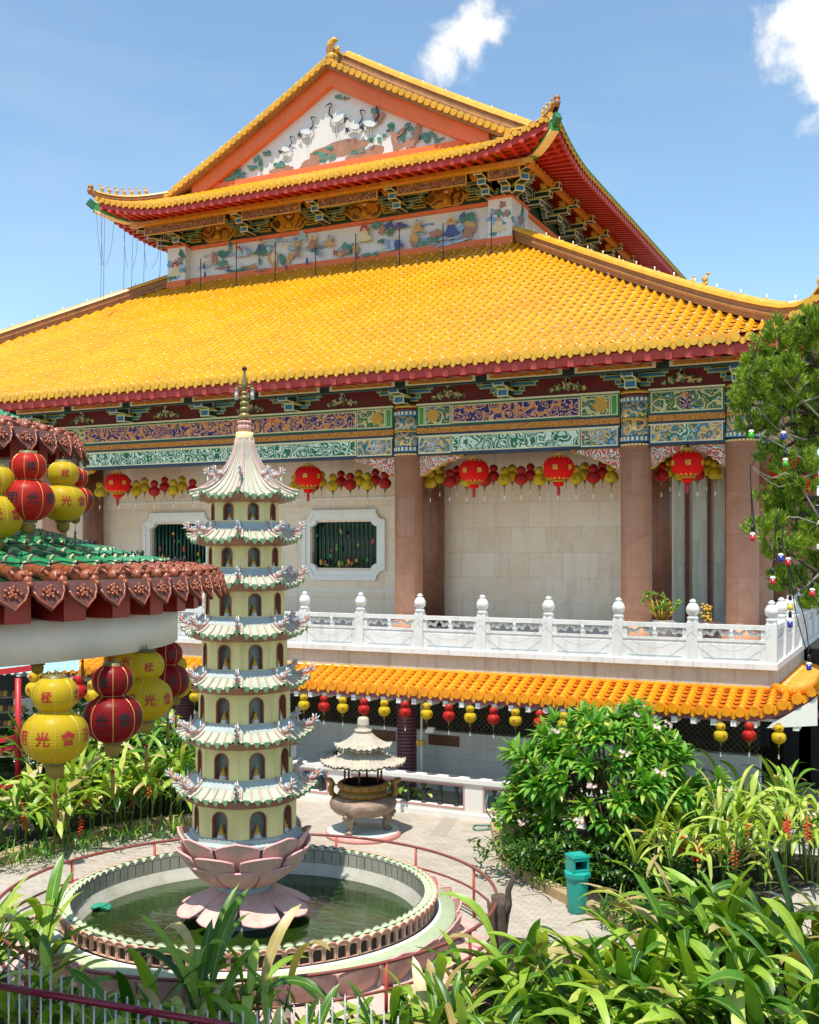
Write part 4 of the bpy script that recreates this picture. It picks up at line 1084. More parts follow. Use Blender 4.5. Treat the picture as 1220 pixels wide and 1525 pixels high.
for si,(yt,ybm,hw,ye,he) in enumerate(ST):
    R=hw*S; Re=he*S; z1=zp(yt-10,R); z0=zp(ybm-2,R); ze=zp(ye-8,Re)-.04
    mb=MB(); w=R*.29; a0=z0+.03; a1=z0+ (z1-z0)*.80
    info=[]
    for k in range(8):
        A=ov(R,k,0); B=ov(R,k+1,0); mid=(A+B)/2; inw=(Vector((PC.x,PC.y,0))-Vector((mid.x,mid.y,0))).normalized()
        info.append((holed(mb,A,B,z0,z1,w,a0,a1,0,1,.09,inw),inw))
    mb.lathe([(R-.12,z0),(R-.12,z1)],(PC.x,PC.y,0),8,2,False,a0=ROT)
    mb.lathe([(R*1.0,z0-.06),(R+.045,z0-.06),(R+.03,z0+.0),(R+.0,z0+.005)],(PC.x,PC.y,0),8,3,False,a0=ROT,caps=False)
    st=mb.build('storey',[yb,redl,glassn,bg],pagoda,fix=False)
    for (mid,d,P),inw in info:
        m=MB(); up=Vector((0,0,1)); pts=[mid+d*x*1.04+up*(z+.002)-inw*.004 for x,z in P]
        m.tube(pts,.011,6,0)
        f=m.build('niche_frame',redl,st,fix=False)
        m=MB(); c=mid+inw*.06+up*a0; h=(a1-a0)*.75
        m.lathe([(w*.3,0),(w*.3,h*.14),(w*.22,h*.16),(w*.25,h*.2)],c,8,1)
        m.lathe([(w*.26,h*.2),(w*.28,h*.27),(w*.16,h*.36),(w*.13,h*.5),(w*.05,h*.54)],c,8,0); m.ball(c+up*h*.6,w*.1,6,0)
        m.build('buddha_figurine',[mt['gold'],wb],f,fix=False)
    # eave above this storey
    top=si==0
    zin=zp(653,0) if top else zp(ST[si-1][1]-1); Rin=12.5*S if top else ST[si-1][2]*S+.02
    def er(t,v,k,zo=0.,Re=Re,ze=ze,zin=zin,Rin=Rin,top=top):
        # t -1..1 across the side, v 0 inner..1 eave
        if top: rr=Rin+(Re-Rin)*(v**1.9*.75+v*.25); zz=zin+(ze-zin)*(1-max(0,1-v)**1.35)
        else: rr=Rin+(Re-Rin)*v; zz=zin+(ze-zin)*(1-max(0,1-v)**1.5)
        a=ov(rr,k,0); b=ov(rr,k+1,0); p=a+(b-a)*(t+1)/2
        cc=Vector((PC.x,PC.y,0)); 
        p=cc+(p-cc)*(1+.045*abs(t)**3*v)
        return Vector((p.x,p.y,zz+zo+.085*abs(t)**2.6*v**2))
    mb=MB()
    for k in range(8):
        nv=14 if top else 5
        mb.grid(lambda u,v:er(u*2-1,v,k),10,nv,0,True)
        vb=.0 if top else 0.
        if not top: mb.grid(lambda u,v:er(u*2-1,v*.3,k,.006),10,2,5,True)
        ribs=(-.8,-.4,0,.4,.8) if not top else (-.78,-.39,0,.39,.78)
        for t in ribs:
            pts=[er(t,v,k,.012) for v in [ (.0 if top else .33)+(1.0-(0. if top else .33))*j/10 for j in range(11)]]
            mb.tube(pts,.021 if not top else [.006+.014*j/10 for j in range(11)],6,1)
            mb.ball(er(t,1.02,k,.0),.024,6,3)
        for t in (-1.0,):
            pts=[er(t,v,k,.02) for v in [j/10 for j in range(11)]]; mb.tube(pts,.026 if not top else [.01+.014*j/10 for j in range(11)],6,1)
        for t in (-.99,-.6,-.2,.2,.6,.99):
            p=er(t,1.0,k,.01); a=er(max(-1,t-.05),1,k); b=er(min(1,t+.05),1,k); sd=(b-a).normalized(); out=Vector((sd.y,-sd.x,0))
            wd=.052 if abs(t)<.9 else .03
            mb.prism([(-wd,.012),(wd,.012),(wd*.9,-.03),(0,-.085),(-wd*.9,-.03)],p+out*.012,sd,(Vector((0,0,1))+out*.15).normalized(),.014,2)
        # curved underside mouldings
        mb.grid(lambda u,v:(er(u*2-1,1,k)*(1-v)+Vector((*(ov(R*1.01,k,0)*(1-u)+ov(R*1.01,k+1,0)*u).xy,z1-.02))*v)+Vector((0,0,-.03-.03*sin(pi*v))),8,5,4,True)
        pts=[er(u*2-1,.8,k,-.06) for u in [j/8 for j in range(9)]]; mb.tube(pts,.022,6,4)
    t=mb.build('eave_roof' if not top else 'crown_roof',[gt,pt,gd,wb,ub_,bg],st,fix=False)
    for k in range(8):
        q=2*pi*k/8+ROT
        add_dragon(t,er(-1,.62,k,.04),q,.7+.03*si)
        if not top:
            m=MB()
        m=MB(); p=er(-1,.3 if not top else .75,k,.03); m.tube([p,p+Vector((0,0,.07)),p+Vector((0,0,.13))],[.018,.014,.003],6,0); m.ball(p+Vector((0,0,.05)),.022,6,1); m.build('corner_finial',drag,t,fix=False)
# finial
mb=MB(); zt=zp(653,0)
mb.lathe([(12.5*S,zt-.02),(12.8*S,zt),(12.8*S,zt+.1),(11.5*S,zt+.1)],(PC.x,PC.y,0),20,0)
for k in range(10):
    q=2*pi*k/10; mb.ball((PC.x+.085*sin(q),PC.y-.085*cos(q),zt+.17),.04,8,1,(1,1,1.5)); mb.ball((PC.x+.095*sin(q),PC.y-.095*cos(q),zt+.26),.03,6,1)
mb.lathe([(.09,zt+.1),(.07,zt+.17),(.09,zt+.25),(.09,zt+.29),(.05,zt+.3)],(PC.x,PC.y,0),16,1)
z=zt+.3
for r_ in (.1,.08,.075,.068,.055): mb.ball((PC.x,PC.y,z+r_*.62),r_,14,2,(1,1,.72)); z+=r_*1.28; mb.lathe([(r_*.45,z-.02),(r_*.45,z+.02)],(PC.x,PC.y,0),12,2)
mb.tube([(PC.x,PC.y,z),(PC.x,PC.y,z+.12),(PC.x,PC.y,z+.3),(PC.x,PC.y,z+.36)],[.04,.045,.02,.02],8,2); mb.lathe([(.04,z+.34),(.045,z+.37),(.03,z+.4)],(PC.x,PC.y,0),10,3)
for sg in (-1,1):
    p=Vector((PC.x,PC.y,z))+Vector((CR,SR,0))*sg*.13; mb.tube([Vector((PC.x,PC.y,z+.06)),p+Vector((0,0,.08))],.012,5,2); mb.tube([p+Vector((0,0,.22)),p+Vector((0,0,.04))],.006,4,2); mb.lathe([(.05,.02),(.03,.045),(.005,.06)],p,10,2); mb.tube([p+Vector((0,0,.02)),p-Vector((0,0,.14))],.032,8,4)
mb.build('finial',[yb,drag[2],M('aged_bronze','#8f8450',.4,.25,8,.1,metal=.35),mt['black'],wb],pagoda)
# flood light on the tower
m=MB(); p=ov(77*S,1.6,zp(1130)); m.box(p,(.09,.09,.2),0,rz=ROT+2); m.box(p+Vector((0,0,.12)),(.14,.14,.03),1,rz=ROT+2); m.build('flood_light',[wb,ub_],pagoda)
# lotus base
pk1=M('pink_petal_plaster','#dab2a4',.6,.12,2,.15,dirt=.65,dcol='#8e7a66',streak=.55); pk2=M('petal_edge_pink','#dca4a0',.55,.08)
lot=MB()
zb_=zp(1257)
for r0,r1,za,zc_ in ((77,86,zb_+.02,zb_-.0),(86,92,zb_-.0,zb_-.07),):
    pass
lot.lathe([(76*S,zb_+.04),(82*S,zb_+.02),(82*S,zb_-.03),(90*S,zb_-.07),(90*S,zb_-.12),(60*S,zb_-.2)],(PC.x,PC.y,0),8,0,False,a0=ROT)
lot.lathe([(60*S,zb_-.15),(38*S,zp(1330)),(38*S,zp(1345)),(60*S,.5),(60*S,.2)],(PC.x,PC.y,0),24,0)
core=lot.build('lotus_core',[bg],pagoda)
def petal(par,q,r0,z0,r1,z1,w0,w1,tip=.0,bulge=.06,curl=0.,th=.035,nm='lotus_petal',pointed=.12,lip=True,c=None,sag=0.,squ=False):
    c=c or PC
    mb=MB(); nu,nv=8,7
    def f(u,v,o=0.):
        a=(u*2-1); ww=w0+(w1-w0)*sin(v*pi/2); 
        vv=v+pointed*(1-abs(a))**1.5*(v**4); 
        vv-= (.03+.05*sin(a*7)**2 if squ else .1)*abs(a)**4*v**3
        rr=r0+(r1-r0)*vv; zz=z0+(z1-z0)*(vv**(1+sag))
        rr+=bulge*sin(pi*min(v,1))*(1-a*a*.4)+o*.6; zz+=curl*v**3
        side=a*ww; dd=-.10*abs(a)**2*ww*2*(1 if True else 0)
        x=rr+dd
        return Vector((c.x+x*sin(q)+side*cos(q),c.y-x*cos(q)+side*sin(q),zz-o))
    mb.grid(lambda u,v:f(u,v),nu,nv,0,True); mb.grid(lambda u,v:f(u,v,th),nu,nv,0,True)
    edge=[f(0,j/nv,th/2) for j in range(nv+1)]+[f(i/nu,1,th/2) for i in range(1,nu+1)]+[f(1,1-j/nv,th/2) for j in range(1,nv+1)]
    mb.tube(edge,th*.62,6,1,True)
    return mb.build(nm,[pk1,pk2],par,fix=False)
q0=ROT
for k in range(8):
    a=2*pi*k/8+q0
    petal(pagoda,a,58*S,zp(1312),93*S,zp(1262),.14,.33,bulge=.05,curl=.04)
    petal(pagoda,a+pi/8,52*S,zp(1325),98*S,zp(1280),.14,.33,bulge=.06,curl=.03,pointed=.04)
    petal(pagoda,a,40*S,zp(1336),86*S,zp(1302),.12,.31,bulge=.08,curl=.03,pointed=.0)
for k in range(8):
    a=2*pi*k/8+q0+pi/8
    petal(pagoda,a,34*S,zp(1330,.4),96*S,.60,.15,.29,bulge=-.02,pointed=.03,sag=.35,curl=.05,squ=True)

# =============================================================== POND
TC=PC; PC=CD(-2.6,17.6,0); SQ[0]=(PC,.9)
pond=thing('lotus_pond_basin','round pond basin with a ring of small arches and pink lotus petals outside','fountain basin',(PC.x,PC.y,0))
gl=M('pale_green_coping','#b4c09a',.5,.12,3,.1,dirt=.45,dcol='#8a8e70'); slab=M('grey_tombstone_slab','#a6a494',.6,.15,4,.1,dirt=.4,dcol='#6a6c50',streak=.4)
rw=M('stained_white_ring','#aeac9e',.6,.12,3,.1,dirt=.5,dcol='#76785c',streak=.3); rdk=M('dark_niche','#3a332c',.7,.2)
RW=3.02; c0=(PC.x,PC.y,0)
mb=MB()
mb.lathe([(2.74,.1),(2.74,.49),(2.78,.5),(2.78,.54),(2.81,.545),(2.81,.59),(2.845,.6),(2.845,.64),(RW-.14,.65)],c0,96,0,caps=False)
mb.build('inner_rings',rw,pond)
mb=MB(); mb.lathe([(RW-.15,.3),(RW-.15,.62),(RW+.02,.62),(RW+.05,.66),(RW+.09,.66),(RW+.1,.64),(RW+.32,.62),(RW+.34,.55),(RW+.25,.1),(RW+.3,0)],c0,96,[1,1,1,2,2,0,0,1,1],caps=False)
ledge=mb.build('ledge',[gl,rw,mt['white']],pond)
NA=98
mt['salmon']=M('salmon_arch_front','#d8ab94',.6,.15,5,dirt=.3,dcol='#8a6a5a'); mt['salmon2']=M('salmon_rim','#cf8a76',.5,.1)
for k in range(NA):
    q=2*pi*k/NA; mb=MB(); hw=pi*RW/NA*.97
    rad=Vector((sin(q),-cos(q),0)); tan=Vector((cos(q),sin(q),0)); c=Vector((PC.x,PC.y,0))+rad*RW
    A=c-tan*hw; B=c+tan*hw
    mid,d,P=holed(mb,A,B,.66,.89,hw*1.5,.67,.86,0,0,.05,-rad)
    # barrel roof from outer face to the inner slab
    n=8; pr=[(-hw*cos(pi*i/n),.86+hw*.72*sin(pi*i/n)) for i in range(n+1)]
    for i in range(n):
        a,b=pr[i],pr[i+1]; p1=c+tan*a[0]+Vector((0,0,a[1])); p2=c+tan*b[0]+Vector((0,0,b[1])); mb.add([p1+rad*.03,p2+rad*.03,p2-rad*.17,p1-rad*.17],[[0,1,2,3]],1,True)
    mb.poly([c+tan*a+Vector((0,0,z))+rad*.03 for a,z in pr],0)
    mb.tube([c+tan*a*.97+Vector((0,0,z))+rad*.032 for a,z in pr],.014,5,3)
    mb.poly([c+tan*a*.9+Vector((0,0,z+.02))-rad*.175 for a,z in pr],2)
    mb.poly([c-tan*hw*.9-rad*.175+Vector((0,0,.58)),c+tan*hw*.9-rad*.175+Vector((0,0,.58)),c+tan*hw*.9-rad*.175+Vector((0,0,.87)),c-tan*hw*.9-rad*.175+Vector((0,0,.87))],2)
    mb.poly([c-tan*hw-rad*.05+Vector((0,0,.66)),c+tan*hw-rad*.05+Vector((0,0,.66)),c+tan*hw-rad*.05+Vector((0,0,.93)),c-tan*hw-rad*.05+Vector((0,0,.93))],4)
    mb.build('arch',[mt['salmon'],gl,slab,mt['salmon2'],rdk],ledge,fix=False)
# outer petals of the pond
for k in range(30):
    a=2*pi*k/30
    petal(pond,a,RW+.22,.12,RW+.42,.65,.2,.33,bulge=.04,curl=.0,pointed=.10,th=.03,nm='basin_petal')
for k in range(26):
    a=2*pi*(k+.5)/26
    petal(pond,a,RW+.26,.30,RW+.80,.06,.26,.40,bulge=-.04,pointed=.05,th=.03,nm='ground_petal')
def watermat():
    t=NT('green_pond_water'); n=t.noise(3.2,4,vec=t.co((1,2.2,1)),dist=.8); w=t.noise(.8,3)
    c=t.ramp(w,[(.35,'#16280a'),(.65,'#2a420f')]); t.bump(n,.12,.04)
    t.b.inputs['Specular IOR Level'].default_value=.5
    return t.fin(c,.02)
mb=MB(); mb.lathe([(0.001,.44),(2.76,.44)],c0,64,0,False,caps=False); struct(mb.build('pond_water',watermat(),fix=False))
mb=MB(); p=WG(150,1352,.45)
for i in range(9):
    q=i*.7; a=p+Vector((.1*cos(q),.12*sin(q),.01+.01*i)); mb.prism([(.09*cos(t)*(1+.2*sin(3*t)),.07*sin(t)) for t in [k*pi/5 for k in range(10)]],a,(1,0,0.1),(0,1,.2),.01,0)
tag(mb.build('water_plant',M('teal_leaf','#2f8f72',.5,.2),loc=tuple(p)),'small teal leafy plant floating at the left edge of the pond water','plant')
# pond railing
rail=thing('pond_railing','low brown-red tubular railing ringed around the round pond','railing',(PC.x,PC.y,0))
rm=M('brown_red_rail','#8a4a40',.4,.15,4,dirt=.3); rm2=M('orange_red_post','#b5503c',.45,.15,4)
RR=4.02
def arc(R,z,a0,a1,n=72): return [Vector((PC.x+R*sin(a),PC.y-R*cos(a),z)) for a in [a0+(a1-a0)*i/n for i in range(n+1)]]
G0,G1=radians(-180),radians(180)
for z in (.88,.5,.14): mb=MB(); mb.tube(arc(RR,z,G0,G1,110),.028 if z>.8 else .022,8,0); mb.build('rail',rm,rail,fix=False)
for k in range(14):
    a=G0+(G1-G0)*(k+.35)/14; mb=MB(); mb.tube([Vector((PC.x+RR*sin(a),PC.y-RR*cos(a),z)) for z in (0,.88)],.026,8,0); mb.build('post',rm2,rail)
SQ[0]=None
# ============================================================ incense burner
bx=WG(541,1243); bc=Vector((bx.x,bx.y,0)); Dm=(H*F/(1243-PY))
k_=Dm/F
burn=thing('incense_burner','bronze three-legged incense burner with a two-tiered thatched stone canopy on a round slab','incense burner',(bc.x,bc.y,.12))
mb=MB(); mb.lathe([(.02,.0),(.86,.0),(.86,.06),(.82,.12),(.0,.12)],bc,48,[0,0,0,1])
tag(mb.build('round_slab',[M('pink_slab_edge','#d09088',.6,.1,dirt=.3),M('mint_slab_top','#c4d0c6',.6,.08,dirt=.3)],loc=tuple(bc)),'round pink-edged pale slab under the incense burner','plinth')
bz=lambda px:px*k_
b0z=.12
bron=M('weathered_bronze','#8c7462',.5,.35,6,.4,metal=.15,dirt=.6,dcol='#c9b49c'); brg=M('ochre_gilded_band','#96702e',.4,.3,9,.4,metal=.2,dirt=.5,dcol='#5c3a14'); drk=M('soot','#17120f',.8,.2)
B=bc+Vector((0,0,b0z))
mb=MB(); mb.lathe([(.1,.42),(.45,.42),(.64,.5),(.74,.62),(.77,.74),(.73,.86),(.62,.92),(.55,.94)],B,40,0); mb.build('bowl',bron,burn)
mb=MB(); mb.lathe([(.54,.93),(.56,.98),(.56,1.06),(.5,1.09),(.5,1.12),(.55,1.14),(.58,1.2),(.58,1.28),(.55,1.31),(.48,1.31),(.48,1.0),(.0,1.0)],B,40,[0,0,0,0,0,0,0,0,0,1,1])
for i in range(16):
    q=2*pi*i/16; mb.ball(B+Vector((.58*sin(q),-.58*cos(q),1.21)),.035,6,0); mb.ball(B+Vector((.56*sin(q+.2),-.56*cos(q+.2),1.02)),.03,6,0)
mb.build('neck_band',[brg,drk],burn)
for q in (YAW-.55,YAW+1.55,YAW+3.7):
    mb=MB(); rd=Vector((sin(q),-cos(q),0))
    mb.tube([B+rd*.42+Vector((0,0,.62)),B+rd*.55+Vector((0,0,.5)),B+rd*.56+Vector((0,0,.3)),B+rd*.5+Vector((0,0,.14)),B+rd*.56+Vector((0,0,.05)),B+rd*.58+Vector((0,0,.0))],[.17,.17,.1,.07,.09,.1],10,0)
    mb.ball(B+rd*.68+Vector((0,0,.5)),.08,8,0); mb.ball(B+rd*.66+Vector((0,0,.4)),.05,8,0); 
    tn=Vector((-rd.y,rd.x,0))
    for sg in (-1,1): mb.ball(B+rd*.64+tn*sg*.09+Vector((0,0,.58)),.045,6,0); mb.ball(B+rd*.66+tn*sg*.08+Vector((0,0,.44)),.035,6,0)
    mb.build('leg',bron,burn)
cu=Vector((CR,SR,0))
for sg in (-1,1):
    mb=MB(); mb.tube([B+cu*sg*r_+Vector((0,0,z)) for r_,z in ((.6,.9),(.72,.98),(.74,1.12),(.7,1.25),(.76,1.36),(.86,1.38))],[.06,.07,.07,.07,.075,.06],8,0); mb.tube([B+cu*sg*.56+Vector((0,0,1.22)),B+cu*sg*.74+Vector((0,0,1.22))],.02,6,0); mb.build('handle',brg,burn)
st_=M('pale_weathered_stone','#b8ae9a',.7,.2,6,.4,dirt=.5,dcol='#6e6450')
def ribroof(R0,z0,R1,z1,n,lift=.05,nm='canopy_tier',pw=1.6):
    mb=MB()
    def f(u,v):
        q=2*pi*u; rr=R0+(R1-R0)*v; zz=z0+(z1-z0)*(1-(1-v)**pw)
        sc=1+.05*cos(6*q)*v; rb=.5+.5*cos(n*q)
        return B+Vector((rr*sc*sin(q),-rr*sc*cos(q),zz+rb*.03*(.4+v)+lift*v*v*max(0,cos(6*q))))
    mb.grid(f,n*4,6,0,True)
    mb.grid(lambda u,v:f(u,1-v*.6)+Vector((0,0,-.05-.04*v)),n*4,2,1,True)
    for i in range(n):
        p=f(i/n,1.0); mb.ball(p,.025,5,0)
    return mb.build(nm,[st_,M('roof_shade_moss','#6c6840',.8,.3,5) if nm=='x' else st_],burn,fix=False)
ribroof(.36,2.16,.92,1.83,44,.06); ribroof(.17,2.68,.62,2.28,30,.06)
mb=MB(); mb.lathe([(.34,1.84),(.5,2.05),(.36,2.16),(.34,2.3)],B,20,0,caps=False); mb.lathe([(.2,2.68),(.2,2.74),(.14,2.76),(.13,2.8),(.13,2.86),(.14,2.88),(.13,2.9),(.13,3.02),(.1,3.08),(0,3.1)],B,18,0); mb.build('finial',st_,burn)
dkp=M('dark_red_post','#4a1a1a',.5,.2)
for k in range(6):
    q=2*pi*k/6+.3; mb=MB(); mb.tube([B+Vector((.44*sin(q),-.44*cos(q),z)) for z in (1.05,1.88)],.024,8,0); mb.build('canopy_post',dkp,burn)
burn.scale=(1,1,.83)
# ============================================================ litter bin
p=WG(860,1358); tl=M('teal_plastic','#1fa191',.35,.08,3,.02,dirt=.15,dcol='#146a60')
binn=thing('litter_bin','teal plastic litter bin with a square hooded top beside the shrub bed','litter bin',tuple(p))
mb=MB(); mb.lathe([(.16,0),(.175,.03),(.2,.62),(.2,.66)],p,24,0); mb.build('body',tl,binn)
mb=MB(); mb.lathe([(.24,.63),(.245,.65),(.245,.72),(.2,.74),(.0,.74)],p,8,0,False,a0=YAW+.39)
rz=YAW+.35; R_=Matrix.Rotation(rz,3,'Z')
def lb(c,s,mi=0): mb.box(p+R_@Vector(c),s,mi,rz=rz)
lb((0,.14,.87),(.3,.04,.26)); lb((-.14,0,.87),(.04,.3,.26)); lb((.14,0,.87),(.04,.3,.26)); lb((0,-.14,.765),(.3,.04,.05)); lb((0,-.14,.975),(.3,.04,.06)); lb((0,0,1.01),(.34,.34,.03)); lb((0,.0,1.03),(.28,.28,.02))
lb((0,.1,.87),(.22,.02,.2),1); mb.build('hood',[tl,mt['black']],binn)
# dead stump
p=WG(742,1425); bk=M('dead_bark','#5c4c40',.85,.4,9,.8,dirt=.4,dcol='#a09080')
st=thing('tree_stump','dead grey-brown tree stump with a broken upright branch beside the pond railing','stump',tuple(p))
c=CD(0,0,0); u=Vector((CR,SR,0)); up=Vector((0,0,1))
mb=MB(); mb.tube([p,p+up*.3+u*.03,p+up*.6,p+up*.8+u*.02,p+up*.98],[.17,.13,.14,.12,.12],12,0); 
for i in range(10): q=i*.63; mb.tube([p+up*random.uniform(.1,.5)+u*.1*cos(q),p+up*random.uniform(.6,.95)+u*.13*cos(q)+Vector((.12*sin(q),0,0))],[.03,.02],5,0)
mb.build('trunk',bk,st)
mb=MB(); mb.tube([p+up*.55+u*.08,p+up*.85+u*.17,p+up*1.05+u*.16,p+up*1.25+u*.24,p+up*1.4+u*.2],[.08,.06,.05,.045,.015],8,0); mb.tube([p+up*1.15+u*.2,p+up*1.35+u*.27],[.04,.012],6,0); mb.tube([p+up*.6-u*.08,p+up*.68-u*.22],[.05,.02],6,0); mb.build('broken_branch',bk,st)
# hose
a=WG(705,1228,.02); mb=MB(); pts=[WG(727,1183,.8),WG(724,1205,.5),WG(735,1222,.05),WG(745,1232,.03),WG(710,1236,.03),WG(708,1229,.03),WG(740,1230,.05)]
mb.tube(smooth(pts,6),.018,6,0); tag(mb.build('garden_hose',M('green_hose','#3d7c68',.4,.1),loc=tuple(a)),'thin green garden hose looped over the low white courtyard wall','hose')
# front fence
def picket_fence():
    mb_=thing('picket_fence','silver picket fence with a crimson rail in the lower left foreground','fence',tuple(W(200,1525,11)+Vector((0,0,-1.2))))
    sil=M('silver_steel','#b9b9b4',.3,.08,5,metal=.6); cr=M('crimson_rail','#7a1030',.3,.1,3)
    tops=[(13,1415),(29,1423),(44,1432),(61,1441),(75.5,1447),(91.5,1454),(107.5,1461),(124,1467),(140,1473),(156.5,1477),(172.6,1481),(189.5,1486),(206,1491),(223,1494),(239,1497),(257,1500),(274,1504),(291,1506),(309,1506),(327,1507),(345,1507),(362,1508),(383,1507),(401,1503),(419.5,1502),(438,1499),(457,1496),(476,1492),(495,1487.5),(514,1482.6),(533,1486),(553,1497),(572,1505.6),(593,1515)]
    base=mb_.location.z
    for px,py in [(-5,1405),(-22,1396)]+tops:
        d=11.; a=W(px,py,d); m=MB(); m.tube([Vector((a.x,a.y,base)),a],.0105,6,0); m.ball(a,.012,6,0); m.build('picket',sil,mb_)
    m=MB(); pts=[W(-60,1453,10.9),W(0,1469,10.9),W(200,1503,10.9),W(340,1527,10.9),W(480,1553,10.9),W(600,1570,10.9)]
    for a,b in zip(pts[:-1],pts[1:]): m.tube([a,b],.036,10,0)
    m.build('rail',cr,mb_)
    pts=[q-Vector((0,0,.55)) for q in pts]; m=MB()
    for a,b in zip(pts[:-1],pts[1:]): m.tube([a,b],.03,10,0)
    m.build('rail',cr,mb_)
    # low plinth carrying the fence
    m=MB(); a,b=W(-60,1525,11),W(640,1525,11); m.beam(Vector((a.x,a.y,base/2)),Vector((b.x,b.y,base/2)),.3,base,0); m.build('plinth',mt['fascia'],mb_)
picket_fence()
# =============================================================== LANTERNS
lr=M('red_lantern_fabric','#c02a22',.4,.08,2); lr2=M('dark_red_lantern_fabric','#8e1a1e',.4,.08,2); ly=M('yellow_lantern_fabric','#d3b422',.4,.08,2); ly2=ly
for m_ in (lr,lr2,ly):
    nt=m_.node_tree; b=[n for n in nt.nodes if n.type=='BSDF_PRINCIPLED'][0]; out=[n for n in nt.nodes if n.type=='OUTPUT_MATERIAL'][0]
    tr=nt.nodes.new('ShaderNodeBsdfTranslucent'); src=b.inputs['Base Color'].links[0].from_socket; nt.links.new(src,tr.inputs[0])
    mx=nt.nodes.new('ShaderNodeMixShader'); mx.inputs[0].default_value=.3; nt.links.new(b.outputs[0],mx.inputs[1]); nt.links.new(tr.outputs[0],mx.inputs[2]); nt.links.new(mx.outputs[0],out.inputs[0])
lk=M('lantern_ink_black','#1c1414',.5,.1); lred=M('lantern_ink_red','#a81e1a',.5,.1); lgold=M('lantern_gold_thread','#d8b25c',.4,.1,metal=.2); lcap=M('olive_gold_cap','#6c6430',.5,.2); 
tas=M('yellow_tassel','#8a7428',.7,.25,12); tasr=M('red_tassel','#a8202a',.6,.15); wtag=M('white_paper_tag','#e8e6e0',.6,.04)
# unit gourd: lower ball radius 1 at z .82; total height ~2.7
def gr(z):
    # radius for height z (lower ball 0..1.62, neck 1.62, upper ball 1.55..2.7)
    a=0 if not 0<=z<=1.64 else 1.0*max(0,1-abs((z-.82)/.86)**2.3)**.5
    b=0 if not 1.5<=z<=2.68 else .69*max(0,1-abs((z-2.12)/.6)**2.3)**.5
    return max(a,b,.34)
GLY={}
def glyph(ch):
    if ch in GLY: return GLY[ch]
    cu_=bpy.data.curves.new('glyph','FONT'); cu_.body=ch; cu_.size=1.; cu_.align_x='CENTER'; cu_.align_y='CENTER'; cu_.resolution_u=2
    cu_.offset=.018
    o=bpy.data.objects.new('glyph',cu_); C.objects.link(o); bpy.context.view_layer.update()
    me=o.evaluated_get(bpy.context.evaluated_depsgraph_get()).to_mesh()
    vs=[tuple(v.co) for v in me.vertices]; fs=[tuple(p.vertices) for p in me.polygons]
    if vs:
        cx=(min(v[0] for v in vs)+max(v[0] for v in vs))/2; cy=(min(v[1] for v in vs)+max(v[1] for v in vs))/2; vs=[(v[0]-cx,v[1]-cy) for v in vs]
    # split long triangles by one subdivision so they bend over the ball
    o.to_mesh_clear(); bpy.data.objects.remove(o); bpy.data.curves.remove(cu_)
    for _ in range(2):
        nf=[]; mid={}
        def gm(a,b):
            k=(min(a,b),max(a,b))
            if k not in mid: mid[k]=len(vs); vs.append(((vs[a][0]+vs[b][0])/2,(vs[a][1]+vs[b][1])/2))
            return mid[k]
        for f in fs:
            if len(f)!=3: nf.append(f); continue
            a,b,c=f
            L=max(abs(vs[a][0]-vs[b][0])+abs(vs[a][1]-vs[b][1]),abs(vs[c][0]-vs[b][0])+abs(vs[c][1]-vs[b][1]),abs(vs[a][0]-vs[c][0])+abs(vs[a][1]-vs[c][1]))
            x,y,z=gm(a,b),gm(b,c),gm(c,a); nf+=[(a,x,z),(x,b,y),(z,y,c),(x,y,z)]
        fs=nf
    GLY[ch]=(vs,fs); return GLY[ch]
LOW=['光','會','法','明']; UPP=['極','城','樂','怡']
